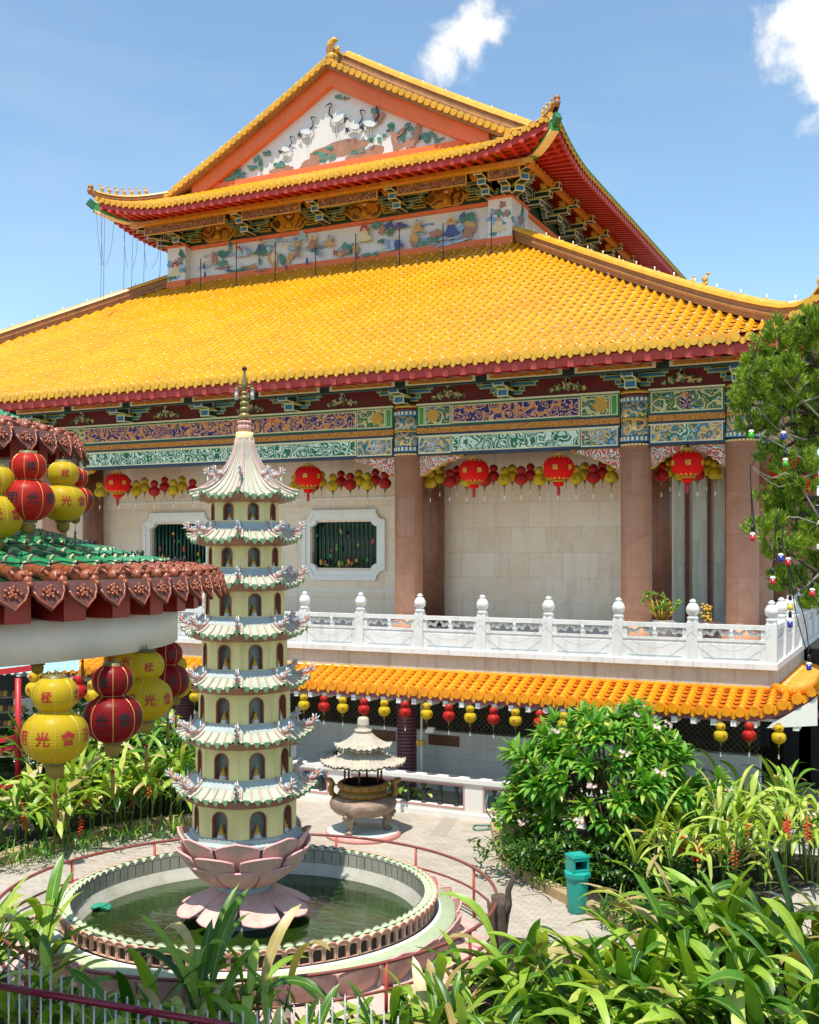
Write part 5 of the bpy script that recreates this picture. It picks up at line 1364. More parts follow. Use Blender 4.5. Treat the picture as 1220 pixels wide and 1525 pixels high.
def gourd(name,w,fab,ink,detail=True,a0=0.,tag_=True,tassel_len=1.2,tasm=None):
    """w: radius of the lower ball; hangs from local origin downwards"""
    s=w; top=2.78*s
    root=bpy.data.objects.new(name,None); C.objects.link(root); root.empty_display_size=.1
    zz=lambda z:z*s-top-.12*s
    mb=MB(); N=56 if detail else 26; pr=[]
    for i in range(N+1):
        z=.02+2.62*i/N; rr=gr(z)*s
        if detail: rr*=1+.016*(1 if i%2 else -1)
        pr.append((rr,zz(z)))
    mb.lathe(pr,(0,0,0),40 if detail else 20,0,True,caps=True); o=mb.build('lantern_shade',fab,root,fix=False)
    o.parent=root
    m=MB()
    if detail:
        for k in range(8):
            a=a0+2*pi*(k+.5)/8; m.tube([(gr(z)*s*1.006*sin(a),-gr(z)*s*1.006*cos(a),zz(z)) for z in [.05+2.55*i/30 for i in range(31)]],.008*s*1.6,4,0,False)
        m.lathe([(gr(1.62)*s*1.05,zz(1.59)),(gr(1.62)*s*1.05,zz(1.63))],(0,0,0),32,0)
        m.build('gold_thread',lgold,o,fix=False)
    m=MB(); m.lathe([(.3*s,zz(-.08)),(.34*s,zz(-.08)),(.34*s,zz(.04))],(0,0,0),20,0); m.build('base_ring',lcap,root,fix=False); m=MB(); m.lathe([(.34*s,zz(2.62)),(.34*s,zz(2.74)),(.3*s,zz(2.74))],(0,0,0),20,0); m.tube([(0,0,zz(2.7)),(0,0,0.0)],.012*s+.002,4,0); m.build('cap',lcap,root,fix=False)
    m=MB()
    for k in range(8):
        for ch,zc_,sz in ((LOW[k%4],.88,.46),(UPP[k%4],2.12,.36)):
            if not detail and (k%2): continue
            if zc_>2 and detail and k%2: continue
            vs,fs=glyph(ch); a=a0+2*pi*k/8
            P=[]
            for x,y in vs:
                z=zc_+y*sz*1.05; rr=gr(z)*s; rm_=gr(zc_)*s; q=a+x*sz*s/rm_
                P.append((rr*1.022*sin(q),-rr*1.022*cos(q),zz(z)))
            m.add(P,[list(f) for f in fs],0)
    m.build('lettering',ink,o,fix=False)
    m=MB(); tm=tasm or tas
    zt=zz(-.1)
    if detail:
        m.lathe([(.26*s,zt),(.3*s,zt-.1*s),(.26*s,zt-.3*s),(.1*s,zt-.42*s)],(0,0,0),14,0)
        m.tube([(0,0,zt-.3*s),(0,0,zt-1.0*s)],.02*s,5,0); m.ball((0,0,zt-.95*s),.08*s,8,1); m.tube([(0,0,zt-1.0*s),(0,0,zt-1.3*s),(0,0,zt-1.9*s)],[.05*s,.08*s,.06*s],7,0)
        m.build('tassel',[tm,tasr],root,fix=False)
    else:
        m.tube([(0,0,zt),(0,0,zt-.3*s),(0,0,zt-.55*s)],[.22*s,.14*s,.1*s],8,0); m.tube([(0,0,zt-.5*s),(0,0,zt-1.5*s)],.03*s,4,0); t=m.build('tassel',[tm],root,fix=False)
        if tag_:
            m=MB(); m.box((0,0,zt-1.75*s),(.16*s,.02,.6*s),0); m.build('paper_tag',wtag,t,fix=False)
    return root
def setl(o,loc,label,group,rz=0.,cat='lantern'):
    o.location=loc; o.rotation_euler=(0,0,rz); tag(o,label,cat,group); return o
# small lanterns under the canopy
sm_y=gourd('gourd_lantern',.15,ly,lred,False); sm_r=gourd('gourd_lantern',.15,lr,lk,False)
used={'y':False,'r':False}
def small(kind,loc,label,group,rz=0,sc=1.):
    pr=sm_y if kind=='y' else sm_r
    o=pr if not used[kind] else copy_tree(pr); used[kind]=True
    o.scale=(sc,sc,sc); return setl(o,loc,label,group,rz)
row=[(290,'y'),(326,'r'),(421,'r'),(452.5,'y'),(482.5,'r'),(510.5,'y'),(542,'r'),(572.5,'y'),(603.5,'r'),(635.5,'y'),(668.5,'r'),(700.5,'y'),(735,'r'),(768,'y'),(804,'r'),(840,'y'),(876,'r'),(1073.5,'y'),(1116,'r'),(1160,'y')]
row=[(290,'y')]+row[2:]
for i,(px,kd) in enumerate(row):
    y=CY-.06; x=xat(px,y); a=(px-PX)/F
    cn='yellow' if kd=='y' else 'red'
    small(kd,(x,y,CZ-.19+(.05 if px>1100 else 0)),'%s gourd lantern, %s from left in the row under the tiled canopy'%(cn,ORD[i]),'gourd lanterns under the tiled canopy',random.uniform(0,6))
# veranda rows
spans=((150,300),(440,590),(642,925),(985,1082))
def evenrow(y,off,z,sc_,nm):
    i=0; k=0
    for a,b in spans:
        px=a+off
        while px<b-4:
            kd='yr'[k%2]; cn='yellow' if kd=='y' else 'red'
            small(kd,(xat(px,y),y+random.uniform(-.08,.08),z+random.uniform(-.02,.02)),('' if nm=='front' else 'shaded ')+'%s gourd lantern, %s from left in the %s row under the hall eaves'%(cn,ORD[i],nm),'small gourd lanterns under the hall eaves, %s row'%nm,random.uniform(0,6),sc_)
            px+=27; i+=1; k+=1
evenrow(30.4,0,9.0,1.35,'front'); evenrow(31.8,13,9.2,1.3,'back')
# big round red lanterns
def round_lantern():
    root=bpy.data.objects.new('round_lantern',None); C.objects.link(root)
    R,hh=.43,.36; z0=-.55
    mb=MB(); n=24
    def f(u,v):
        q=2*pi*u; t=pi*(.06+.88*v); k=1+.03*cos(n*q); return Vector((R*k*sin(t)**.75*sin(q),-R*k*sin(t)**.75*cos(q),z0-hh*cos(t)))
    mb.grid(f,n*4,14,0,True); sh=mb.build('lantern_shade',mt['lbright'],root,fix=False)
    m=MB(); m.lathe([(.13,z0+hh*.98),(.16,z0+hh*1.03),(.12,z0+hh*1.15),(.06,z0+hh*1.2)],(0,0,0),16,0); 
    for sgn in (1,-1):
        for k in range(14):
            a=2*pi*k/14
            P=[]
            for t_,w_ in ((.2,.06),(.42,.14),(.62,.1),(.72,.03)):
                t=t_ ; zz_=z0+sgn*hh*cos(t); rr=(R*sin(t)**.75)*1.03
                P.append((rr,zz_,w_))
            L=[Vector((rr*sin(a-w_),-rr*cos(a-w_),z)) for rr,z,w_ in P]; Rr=[Vector((rr*sin(a+w_),-rr*cos(a+w_),z)) for rr,z,w_ in P]
            for i in range(3): m.poly([L[i],Rr[i],Rr[i+1],L[i+1]],0)
    m.lathe([(.2,z0-hh*1.1),(.22,z0-hh*.98),(.12,z0-hh*.95)],(0,0,0),16,0)
    m.build('gold_trim',mt['gold'],sh,fix=False)
    m=MB()
    for k in range(6):
        a=2*pi*k/6+.3; vs,fs=glyph('福' if k%2 else '壽'); P=[]
        for x,y in vs:
            z=z0+y*.16; t=math.acos(max(-1,min(1,(z0-z)/hh))); rr=R*1.04*sin(t)**.75; q=a+x*.16/R; P.append((rr*sin(q),-rr*cos(q),z))
        m.add(P,[list(f_) for f_ in fs],0)
    m.build('lettering',mt['gold'],sh,fix=False)
    m=MB(); m.tube([(-.07,0,z0+hh),(-.05,0,0)],.006,4,0); m.tube([(.07,0,z0+hh),(.05,0,0)],.006,4,0); m.build('hanging_wire',mt['black'],root,fix=False)
    m=MB(); m.tube([(0,0,z0-hh),(0,0,z0-hh-.2)],.012,5,0); m.tube([(0,0,z0-hh-.16),(0,0,z0-hh-.2),(0,0,z0-hh-.42)],[.02,.05,.045],8,0); m.build('tassel',tasr,root,fix=False)
    m=MB(); m.tube([(0,0,z0-hh*.9),(0,0,z0-hh-.1),(0,0,z0-hh-.16)],[.15,.15,.1],12,0); m.build('base_ring',mt['lbright'],root,fix=False)
    return root
mt['lbright']=nospec(M('bright_red_silk','#cc0f08',.5,.06,2),.12)
for m_ in (lr,lr2,ly): nospec(m_,.2)
rl=round_lantern(); y=29.2
names=['leftmost, above the green pavilion roof','just right of the pagoda crown','just right of the middle granite column','just left of the pair of right-hand columns','between the two right-hand columns']
for i,px in enumerate((175,459,706,832,1024)):
    o=rl if i==0 else copy_tree(rl)
    setl(o,(xat(px,y),y,9.35),'big round red silk lantern, '+names[i],'round red silk lanterns under the hall eaves',random.uniform(0,1))
for i,(x,y_,) in enumerate(((-4.1,31.2),(-4.1,32.6),(-4.1,34.3),(-4.1,36.4))):
    o=copy_tree(rl); setl(o,(x+.5,y_,9.35),'round red lantern on the right flank behind the conifer, %s from the corner'%ORD[i],'round red silk lanterns along the right flank',.4*i)
# =============================================================== PAVILION
VC=CD(-5.,10.,0); VX,VY=VC.x,VC.y
pav=thing('round_pavilion','round two-tiered pavilion with green glazed ribs and copper dragon-head eave tiles at the left edge','pavilion',(VX,VY,0))
gtile=M('green_glazed_rib','#2c8a56',.15,.3,3,.05,dirt=.6,dcol='#7fae8c',coat=.5); gtd=M('green_glazed_pan','#15412c',.2,.3,5,coat=.4); jt=M('pale_joint','#b8b58a',.5,.1)
cop=M('copper_glazed','#9c4e2c',.22,.3,8,.5,coat=.4,dirt=.5,dcol='#5e2a1c'); copd=M('copper_drip_plate','#784438',.3,.35,16,.9,coat=.3,dirt=.5,dcol='#3c1c18')
rbeam=M('pavilion_red','#861c16',.4,.15,2); rface=M('pavilion_red_face','#a03428',.45,.15,2); wbm=M('pavilion_white_ring','#e4dccc',.6,.06,1,dirt=.2)
def vp(a,r,z): q=a+YAW; return Vector((VX+r*sin(q),VY-r*cos(q),z))
ringb=MB(); ringb.lathe([(2.55,5.64),(2.78,5.62),(2.78,5.95),(2.55,5.97)],(VX,VY,0),72,0); ringb.lathe([(1.3,7.02),(1.5,7.02),(1.5,7.3),(1.3,7.3)],(VX,VY,0),48,0); ringb.build('ring_beam',wbm,pav)
m=MB(); m.lathe([(1.15,6.7),(1.15,7.4)],(VX,VY,0),48,0); m.build('upper_drum',rface,pav)
for k in range(4):
    m=MB(); q=pi/2*k+.6; m.tube([vp(q,.7,0),vp(q,.7,7.4)],.16,14,0); m.build('support_column',rbeam,pav)
for k in range(8): m=MB(); m.beam(vp(k*pi/4+.3,.9,5.75),vp(k*pi/4+.3,2.6,5.75),.14,.22,0); m.build('ceiling_beam',rbeam,pav)
def tier(R0,z0,R1,z1,npit,rb,nm,phase=0.):
    """R1: eave radius; z1 eave height"""
    mb=MB()
    def zz(r): 
        v=(R1-r)/(R1-R0); return z1+(z0-z1)*(v**1.35)
    mb.grid(lambda u,v:vp(2*pi*u,R0+(R1-R0)*v,zz(R0+(R1-R0)*v)-.02),npit*2,10,1,True)
    for k in range(npit):
        a=2*pi*k/npit+phase
        dd=(a+pi)%(2*pi)-pi
        # covers made of short lengths, each a touch wider at its lower end
        n=7; r=R0
        for j in range(n):
            ra=R0+(R1-.16-R0)*j/n; rb_=R0+(R1-.16-R0)*(j+1)/n
            mi=0 if j<n-1 else 3
            mb.tube([vp(a,ra,zz(ra)+.02),vp(a,rb_,zz(rb_)+.03)],[rb*.86,rb],10,mi,True,False)
            mb.tube([vp(a,rb_-.03,zz(rb_)+.03),vp(a,rb_+.0,zz(rb_)+.03)],rb*1.06,10,2 if mi==0 else 3,True)
    rf_=mb.build(nm,[gtile,gtd,jt,cop],pav,fix=False)
    # end caps: dragon head knob + drip plate hung below
    mb=MB(); e=vp(0,R1,z1); f0=mb
    for k in range(npit):
        a=2*pi*k/npit+phase
        dd=(a+pi)%(2*pi)-pi
        if abs(dd-1.0)>1.9: continue
        p=vp(a,R1-.08,z1+.02); o=(vp(a,R1,0)-vp(a,R1-1,0)); tg=(vp(a+.01,R1,0)-vp(a,R1,0)).normalized(); up=Vector((0,0,1))
        m=MB(); m.ball(p+o*.05,rb*1.18,10,0,(1,1,.95)); m.ball(p+o*.13-up*.02,rb*.72,8,0); m.ball(p+o*.17-up*.045,rb*.42,7,0)
        for sg in (-1,1): m.ball(p+o*.12+tg*sg*rb*.5+up*rb*.5,rb*.35,6,0); m.tube([p+o*.03+tg*sg*rb*.8+up*.01,p+o*.0+tg*sg*rb*1.1+up*rb*.8,p-o*.05+tg*sg*rb*.9+up*rb*1.1],[rb*.3,rb*.25,rb*.08],6,0); m.tube([p+o*.14+tg*sg*rb*.3-up*.05,p+o*.12+tg*sg*rb*.9-up*.1],[rb*.22,rb*.06],5,0)
        m.tube([p+o*.12-up*.04,p+o*.13-up*.1,p+o*.11-up*.16],[rb*.4,rb*.3,rb*.1],6,0)
        m.build('dragon_head_tile',cop,rf_,fix=False)
        a2=a+pi/npit; p=vp(a2,R1+.02,z1-.03); tg=(vp(a2+.01,R1,0)-vp(a2,R1,0)).normalized(); oo=(vp(a2,R1,0)-vp(a2,R1-1,0)); w=pi*R1/npit*1.0
        m=MB(); dn=(up*.93+oo*-.36).normalized()
        pts=[(-w,.03),(w,.03),(w*.95,-.05),(w*.7,-.12),(w*.35,-.155),(0,-.2),(-w*.35,-.155),(-w*.7,-.12),(-w*.95,-.05)]
        m.prism(pts,p+oo*.06,tg,dn,.02,1); 
        for i in range(14):
            q=i*2.4; rr=.02+.0048*i; c=p+oo*.068+tg*(w*.055*i**.9*cos(q)*.9)+dn*(-.055+.05*sin(q)*(i/14)**.5)
            m.ball(c,.016,5,0)
        m.tube([p+oo*.066+tg*x*.94+dn*y*.94 for x,y in pts[1:]],.009,5,0)
        m.build('drip_tile',[cop,copd],rf_,fix=False)
    return rf_
tier(1.15,6.72,3.12,6.27,72,.055,'lower_roof',0.0)
tier(.05,8.3,1.78,7.55,42,.05,'upper_roof',0.02)
# rafter blocks under both eaves and dark boarding
for R1,R0,z,n,h in ((3.02,2.5,6.05,40,.2),(1.68,1.2,7.38,26,.16)):
    m=MB(); m.lathe([(R0-.2,z+.12),(R1+.02,z+.1),(R1+.02,z+.14),(R0-.2,z+.2)],(VX,VY,0),72,0); m.build('eave_board',rbeam,pav)
    for k in range(n):
        m=MB(); a=2*pi*k/n
        p0=vp(a,R0-.2,z+.0); p1=vp(a,R1-.02,z-.0); m.beam(p0,p1,.2 if n>30 else .17,h,0)
        q=vp(a,R1-.015,z); m.beam(q,q+(p1-p0).normalized()*.008,(.2 if n>30 else .17),h,1)
        m.build('rafter_block',[rbeam,rface],pav)
# string lights clipped to the pavilion roof
m=MB()
for rr in (1.5,2.0,2.45,2.85):
    v=(3.12-rr)/(3.12-1.15); z=6.27+.39*v**1.35+.1
    m.tube([vp(radians(d),rr,z+.012*sin(d*1.3)) for d in range(10,170,2)],.006,4,0)
    for d in range(12,170,5): p=vp(radians(d),rr,z); m.tube([p-Vector((0,0,.02)),p+Vector((0,0,.03))],.008,4,0)
m.build('light_cable',mt['black'],pav,fix=False)
# ---- big gourd lanterns
def big(px,py_top,wpx,d,fab,ink,a0,label,tall=None):
    w=wpx/2*d/F; o=gourd('gourd_lantern',w,fab,ink,True,a0)
    p=W(px,py_top,d)+Vector((0,0,.12*w)); setl(o,p,label,'large gourd lanterns on the round pavilion',YAW-atan2((px-PX),F)*1.0)
    return o
big(82,1003,95,7.6,ly,lred,radians(-22),'large yellow gourd lantern, lowest and nearest under the lower pavilion eave')
big(168,985,86,8.4,lr2,lk,radians(-22),'large dark red gourd lantern under the lower pavilion eave, right of the lowest yellow one')
big(218,966,76,9.3,ly,lred,radians(8),'large yellow gourd lantern under the lower pavilion eave between two red ones')
big(250,953,62,10.4,lr2,lk,radians(14),'large red gourd lantern at the far right under the lower pavilion eave')
big(262,975,46,11.4,ly,lred,0,'small far yellow gourd lantern mostly hidden behind the rightmost red one')
big(123,870,60,9.4,lr2,lk,0,'red gourd lantern showing only its bottom below the white ring beam')
big(188,922,64,10.3,ly,lred,0,'yellow gourd lantern tucked under the pavilion beam behind the dark red one')
big(56,902,62,9.8,ly,lred,0,'yellow gourd lantern cut off by the white ring beam above the shed roof')
big(230,930,58,11.2,ly,lred,0,'yellow gourd lantern at the back of the lower eave above the two rightmost')
big(-6,690,80,8.7,ly,lred,0,'large yellow gourd lantern cut by the left edge under the upper pavilion roof')
big(42,670,76,8.8,lr,lk,radians(10),'large orange-red gourd lantern sitting above the green tiles under the upper roof')
big(94,684,66,9.3,ly,lred,radians(8),'large yellow gourd lantern above the green tiles, right of the orange-red one')
big(112,694,52,10.0,lr,lk,radians(20),'red gourd lantern half hidden behind the upper yellow one')
# =============================================================== PLANTS
def leafmat(name,a,b,c,trans=.35,rough=.38):
    t=NT(name); g=t.n('ShaderNodeNewGeometry')
    col=t.ramp(g.outputs['Random Per Island'],[(0,a),(.55,b),(1,c)])
    col=t.mix(t.rng(t.noise(6,3),.35,.7,0,.35),col,scal(a,.6))
    t.fin(col,rough); tr=t.n('ShaderNodeBsdfTranslucent'); mm=t.mix(1.,col,'#e8f070','MULTIPLY'); t.l(mm,tr.inputs[0])
    mx=t.n('ShaderNodeMixShader'); mx.inputs[0].default_value=trans; t.l(t.b.outputs[0],mx.inputs[1]); t.l(tr.outputs[0],mx.inputs[2]); t.l(mx.outputs[0],t.out.inputs[0])
    return t.m
L1=leafmat('broad_leaf','#2f5c14','#5f9424','#b0cc44'); L1b=leafmat('broad_leaf_light','#86b030','#b0cc48','#dce078')
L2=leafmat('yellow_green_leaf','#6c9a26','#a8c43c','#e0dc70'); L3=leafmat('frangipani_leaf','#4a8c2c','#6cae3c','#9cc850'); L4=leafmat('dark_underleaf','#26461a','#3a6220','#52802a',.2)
LD=leafmat('dry_leaf','#a88c50','#c8b070','#e0d0a0',.3); stm=M('green_stem','#5c7a2c',.5,.3,6); stb=M('brown_stem','#5c4a34',.8,.3,6,.3)
mrb=M('pale_midrib','#b8c870',.4,.1)
flo=M('orange_red_bract','#d2491c',.45,.25,10); flp=M('pinkish_white_petal','#e8c8c0',.5,.12,8); 
rnd=random.Random(11)
MIDRIB=[False]
def leaf(mb,base,az,el,L,w,droop,mi,roll=0.,fold=.25,n=7,shape='banana',torn=0.):
    """curved blade with a folded midrib"""
    d=Vector((cos(el)*sin(az),-cos(el)*cos(az),sin(el))); p=Vector(base); step=L/n
    sd0=Vector((cos(az),sin(az),0)); rows=[]
    for i in range(n+1):
        t=i/n
        ww=w*(sin(pi*min(1,(t*.93+.05)))**.6 if shape=='banana' else (sin(pi*t**.8)**.8)*(1.0) )*(1. if t<.999 else .05)
        if torn and 0<i<n: ww*=1-rnd.random()*torn
        up=sd0.cross(d).normalized(); 
        if up.z<0: up=-up
        s=(sd0*cos(roll)+up*sin(roll)); u2=(up*cos(roll)-sd0*sin(roll))
        rows.append((p+s*-ww+u2*fold*ww,p.copy(),p+s*ww+u2*fold*ww))
        p=p+d*step; d=(d+Vector((0,0,-droop*step/L*1.6))).normalized()
    b=len(mb.v)
    for r_ in rows: mb.v.extend([tuple(q) for q in r_])
    for i in range(n):
        for j in (0,1): mb.f.append([b+i*3+j,b+i*3+j+1,b+i*3+j+4,b+i*3+j+3]); mb.m.append(mi); mb.s.append(True)
    if MIDRIB[0]:
        b=len(mb.v); q=w*.055
        for i,r_ in enumerate(rows):
            s_=(r_[2]-r_[0]); s_=s_.normalized() if s_.length>1e-6 else sd0; c=r_[1]+Vector((0,0,.004)); k=q*(1-.8*i/n); mb.v+=[tuple(c-s_*k),tuple(c+s_*k)]
        for i in range(n): mb.f.append([b+2*i,b+2*i+1,b+2*i+3,b+2*i+2]); mb.m.append(3); mb.s.append(True)
    return rows[-1][1]
def heliconia(name,label,cat,base,n,hgt,spread,Ll,Lw,mats,group=None,lean=None,flowers=0,torn=.1,fl_up=False,leaves=4,bias=None):
    base=Vector(base); root=thing(name,label,cat,tuple(base),0,group); ms=MB(); ml=MB(); mf=MB(); MIDRIB[0]=Lw>.05; mats=mats+[mrb]
    for i in range(n):
        q=rnd.uniform(0,2*pi); r_=spread*sqrt(rnd.random()); p=base+Vector((r_*cos(q),r_*sin(q),0)); h=hgt*rnd.uniform(.45,1.)
        out=Vector((cos(q),sin(q),0))*r_/max(spread,.1)*rnd.uniform(.1,.45)
        if bias: out+=Vector(bias)*rnd.uniform(.5,1)
        top=p+out*h*.7+Vector((0,0,h*.62)); ms.tube([p,p+out*h*.2+Vector((0,0,h*.35)),top],[.022,.018,.012],5,0)
        az0=rnd.uniform(0,6.28)
        for k in range(leaves):
            az=az0+k*pi*rnd.uniform(.75,1.15); el=radians(rnd.uniform(25,78)); f=rnd.uniform(.5,1); b=p.lerp(top,f)
            if bias: 
                az=atan2(bias[0],-bias[1])+rnd.uniform(-1.6,1.6)
            pl=Ll*rnd.uniform(.12,.35); d=Vector((cos(el)*sin(az),-cos(el)*cos(az),sin(el))); e=b+d*pl; ms.tube([b,e],.009,4,0)
            x=rnd.random(); mi=0 if x<.62 else (1 if x<.91 else 2)
            leaf(ml,e,az,el,Ll*rnd.uniform(.6,1.15),Lw*rnd.uniform(.7,1.2),rnd.uniform(.5,1.7),mi,rnd.uniform(-.5,.5),rnd.uniform(.1,.45),n=8,torn=torn)
    for i in range(flowers):
        q=rnd.uniform(-1.2,1.2)+YAW; r_=spread*rnd.uniform(.5,1.15); p=base+Vector((r_*sin(q),-r_*cos(q),hgt*rnd.uniform(.25,.6))); n_=10; fb=MB()
        fb.tube([p+Vector((0,0,.12)),p-Vector((0,0,.36))],.01,4,0)
        for k in range(n_):
            z=-.03-.034*k; a=(k%2)*pi+rnd.uniform(-.4,.4)+YAW; o=Vector((cos(a),sin(a),0)); s=.075*(1-.5*k/n_); fb.tube([p+Vector((0,0,z)),p+o*s*.8+Vector((0,0,z-.0)),p+o*s*1.3+Vector((0,0,z-.03))],[.018,.016,.003],4,0)
        fb.build('hanging_flower',flo,root,fix=False)
    ms.build('stems',stm,root,fix=False); ml.build('leaves',mats,root,fix=False); MIDRIB[0]=False; return root
G1_=[L1,L1b,LD]; G2_=[L2,L1b,LD]; GD=[L4,L1,LD]
# left bed behind the lanterns
def lb_(px,py,dz,**k): return WG(px,py,.1)
specs=[(15,1262,10,1.5,.7,'broad-leaved heliconia clump at the left edge behind the red shed rail',G1_,1),
 (70,1250,11,1.7,.8,'yellow-green variegated heliconia clump under the lowest yellow lantern',G2_,2),
 (140,1232,14,2.1,.9,'tall yellow-tipped heliconia clump between the yellow and dark red lanterns',G2_,3),
 (205,1222,12,2.2,.9,'dense heliconia clump behind the dark red lantern tassel',G1_,2),
 (262,1212,12,2.3,.8,'tall green heliconia clump just left of the pagoda tower',G1_,1),
 (235,1180,10,2.8,1.0,'rear heliconia clump behind the rightmost red pavilion lanterns',G2_,1),(110,1190,10,2.5,1.0,'rear heliconia clump under the teal roofed shed',G1_,1)]
for px,py,n,h,sp_,lab,mm,fl in specs:
    heliconia('heliconia_clump',lab,'plant',WG(px,py,.1),int(n*1.5),h*1.05,sp_*1.1,.95,.085,mm,'heliconia clumps in the left garden bed',flowers=fl,torn=.35,leaves=6)
def grassy(name,label,base,n,hgt,spread,w,mats,cat='plant',group=None):
    base=Vector(base); ml=MB()
    for i in range(n):
        q=rnd.uniform(0,2*pi); r_=spread*sqrt(rnd.random()); p=base+Vector((r_*cos(q),r_*sin(q),0)); leaf(ml,p,rnd.uniform(0,6.28),radians(rnd.uniform(45,85)),hgt*rnd.uniform(.5,1.1),w,rnd.uniform(.5,1.8),rnd.randrange(2),0,.2,5,'blade')
    o=ml.build(name,mats,fix=False,loc=tuple(base)); return tag(o,label,cat,group)
for i,(px,py,lab) in enumerate(((30,1282,'low grassy tuft in front of the left bed near its corner'),(95,1268,'low grassy tuft in the left bed beneath the lowest yellow lantern tassel'),(170,1252,'low grassy tuft at the kerb in the middle of the left bed'),(240,1240,'low grassy tuft at the kerb beside the pagoda'))):
    grassy('grass_tuft',lab,WG(px,py,.1),90,.5,.7,.02,[L4,L1],group='grass tufts in the left bed')
# dark mass at the back of the beds: shaded shrubs
def shrub(name,label,base,rx,ry,rz_,n,mats,lw=.05,L=.16,cat='shrub',group=None,hollow=.4):
    base=Vector(base); root=thing(name,label,cat,tuple(base),0,group); ml=MB(); ms=MB()
    for i in range(n):
        u=Vector((rnd.gauss(0,1),rnd.gauss(0,1),rnd.gauss(0,1))).normalized(); rr=rnd.uniform(hollow,1)**.5
        k=1+.2*sin(u.x*5+u.z*3)+.12*sin(u.y*9)
        p=base+Vector((u.x*rx*rr*k,u.y*ry*rr*k,rz_+u.z*rz_*rr*k))
        if p.z<base.z+.05: continue
        leaf(ml,p,rnd.uniform(0,6.28),radians(rnd.uniform(-20,70)),L*rnd.uniform(.6,1.3),lw*rnd.uniform(.7,1.2),rnd.uniform(.2,1),0 if rnd.random()<.8 else 1,rnd.uniform(-.6,.6),.2,3,'blade')
    for i in range(12):
        q=rnd.uniform(0,6.28); ms.tube([base,base+Vector((rx*.4*cos(q),ry*.4*sin(q),rz_*.8)),base+Vector((rx*.7*cos(q),ry*.7*sin(q),rz_*1.4))],[.03,.02,.008],5,0)
    ml.build('leaves',mats,root,fix=False); ms.build('branches',stb,root,fix=False); return root
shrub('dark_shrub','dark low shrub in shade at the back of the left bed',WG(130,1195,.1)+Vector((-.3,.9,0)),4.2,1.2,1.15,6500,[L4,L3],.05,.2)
# frangipani bush
fc=WG(905,1300,.1)+Vector((-.2,.9,0))
fr_=thing('frangipani_bush','big rounded frangipani bush with glossy green rosettes and pinkish-white flowers','shrub',tuple(fc))
ml=MB(); ms=MB(); mf=[]
RX,RZ=2.0,1.42
def rosette(ml,p,dirv,n,L,w):
    dirv=dirv.normalized(); a=dirv.orthogonal().normalized(); b=dirv.cross(a)
    for i in range(n):
        q=i*2.4; tilt=.35+.9*(i/n); o=(a*cos(q)+b*sin(q)); d=(dirv*cos(tilt)+o*sin(tilt)).normalized()
        az=atan2(d.x,-d.y); el=math.asin(max(-1,min(1,d.z)))
        leaf(ml,p,az,el,L*rnd.uniform(.7,1.15),w*rnd.uniform(.8,1.15),rnd.uniform(.3,.9),0 if rnd.random()<.82 else 1,0,.22,4,'blade')
cen=fc+Vector((0,0,1.6)); cnt=0
for i in range(330):
    u=Vector((rnd.gauss(0,1),rnd.gauss(0,1),rnd.gauss(0,1))).normalized()
    if u.z<-.55: continue
    k=rnd.uniform(.72,1.0)*(1+.1*sin(u.x*6+1)+.08*sin(u.z*9))
    p=cen+Vector((u.x*RX*k,u.y*1.8*k,u.z*RZ*k))
    dv=Vector((u.x,u.y,u.z*.6+.55))
    rosette(ml,p,dv,13,.40,.06)
    if i%5==0: ms.tube([fc+Vector((rnd.uniform(-.3,.3),0,0)),cen+Vector((u.x*RX*.3,u.y*.5,-.6)),p],[.05,.03,.012],5,0)
    elif i%2: ms.tube([cen+Vector((u.x*RX*.5,u.y*.9,u.z*RZ*.4)),p],[.02,.012],4,0)
ml.build('leaves',[L3,L1b],fr_,fix=False); ms.build('branches',stb,fr_,fix=False)
flsp=[(978,1083),(998,1078),(880,1172),(932,1123),(893,1093),(826,1088),(862,1220),(780,1225),(945,1063),(1085,1180),(985,1150)]
for px,py in flsp:
    a=W(px,py,1); o=Vector((0,0,H)); dr=(a-o); # intersect with ellipsoid front
    A=(dr.x/RX)**2+(dr.y/1.8)**2+(dr.z/RZ)**2; oc=o-cen; Bq=2*((dr.x*oc.x)/RX**2+(dr.y*oc.y)/1.8**2+(dr.z*oc.z)/RZ**2); Cq=(oc.x/RX)**2+(oc.y/1.8)**2+(oc.z/RZ)**2-1.12
    D=Bq*Bq-4*A*Cq
    t=(-Bq-sqrt(D))/(2*A) if D>0 else -Bq/(2*A)
    p=o+dr*(t-.1); m=MB()
    for j in range(7):
        c=p+Vector((rnd.uniform(-.1,.1),rnd.uniform(-.08,.04),rnd.uniform(-.06,.07)))
        nq=Vector((rnd.uniform(-.5,.5),-1,rnd.uniform(0,.8))).normalized(); a_=nq.orthogonal().normalized(); b_=nq.cross(a_)
        for k in range(5):
            q=2*pi*k/5; o1=a_*cos(q)+b_*sin(q); o2=a_*cos(q+.9)+b_*sin(q+.9); m.poly([c,c+o1*.025+nq*.01,c+(o1+o2).normalized()*.042+nq*.014,c+o2*.022+nq*.01],0)
    m.build('flower_cluster',flp,fr_,fix=False)
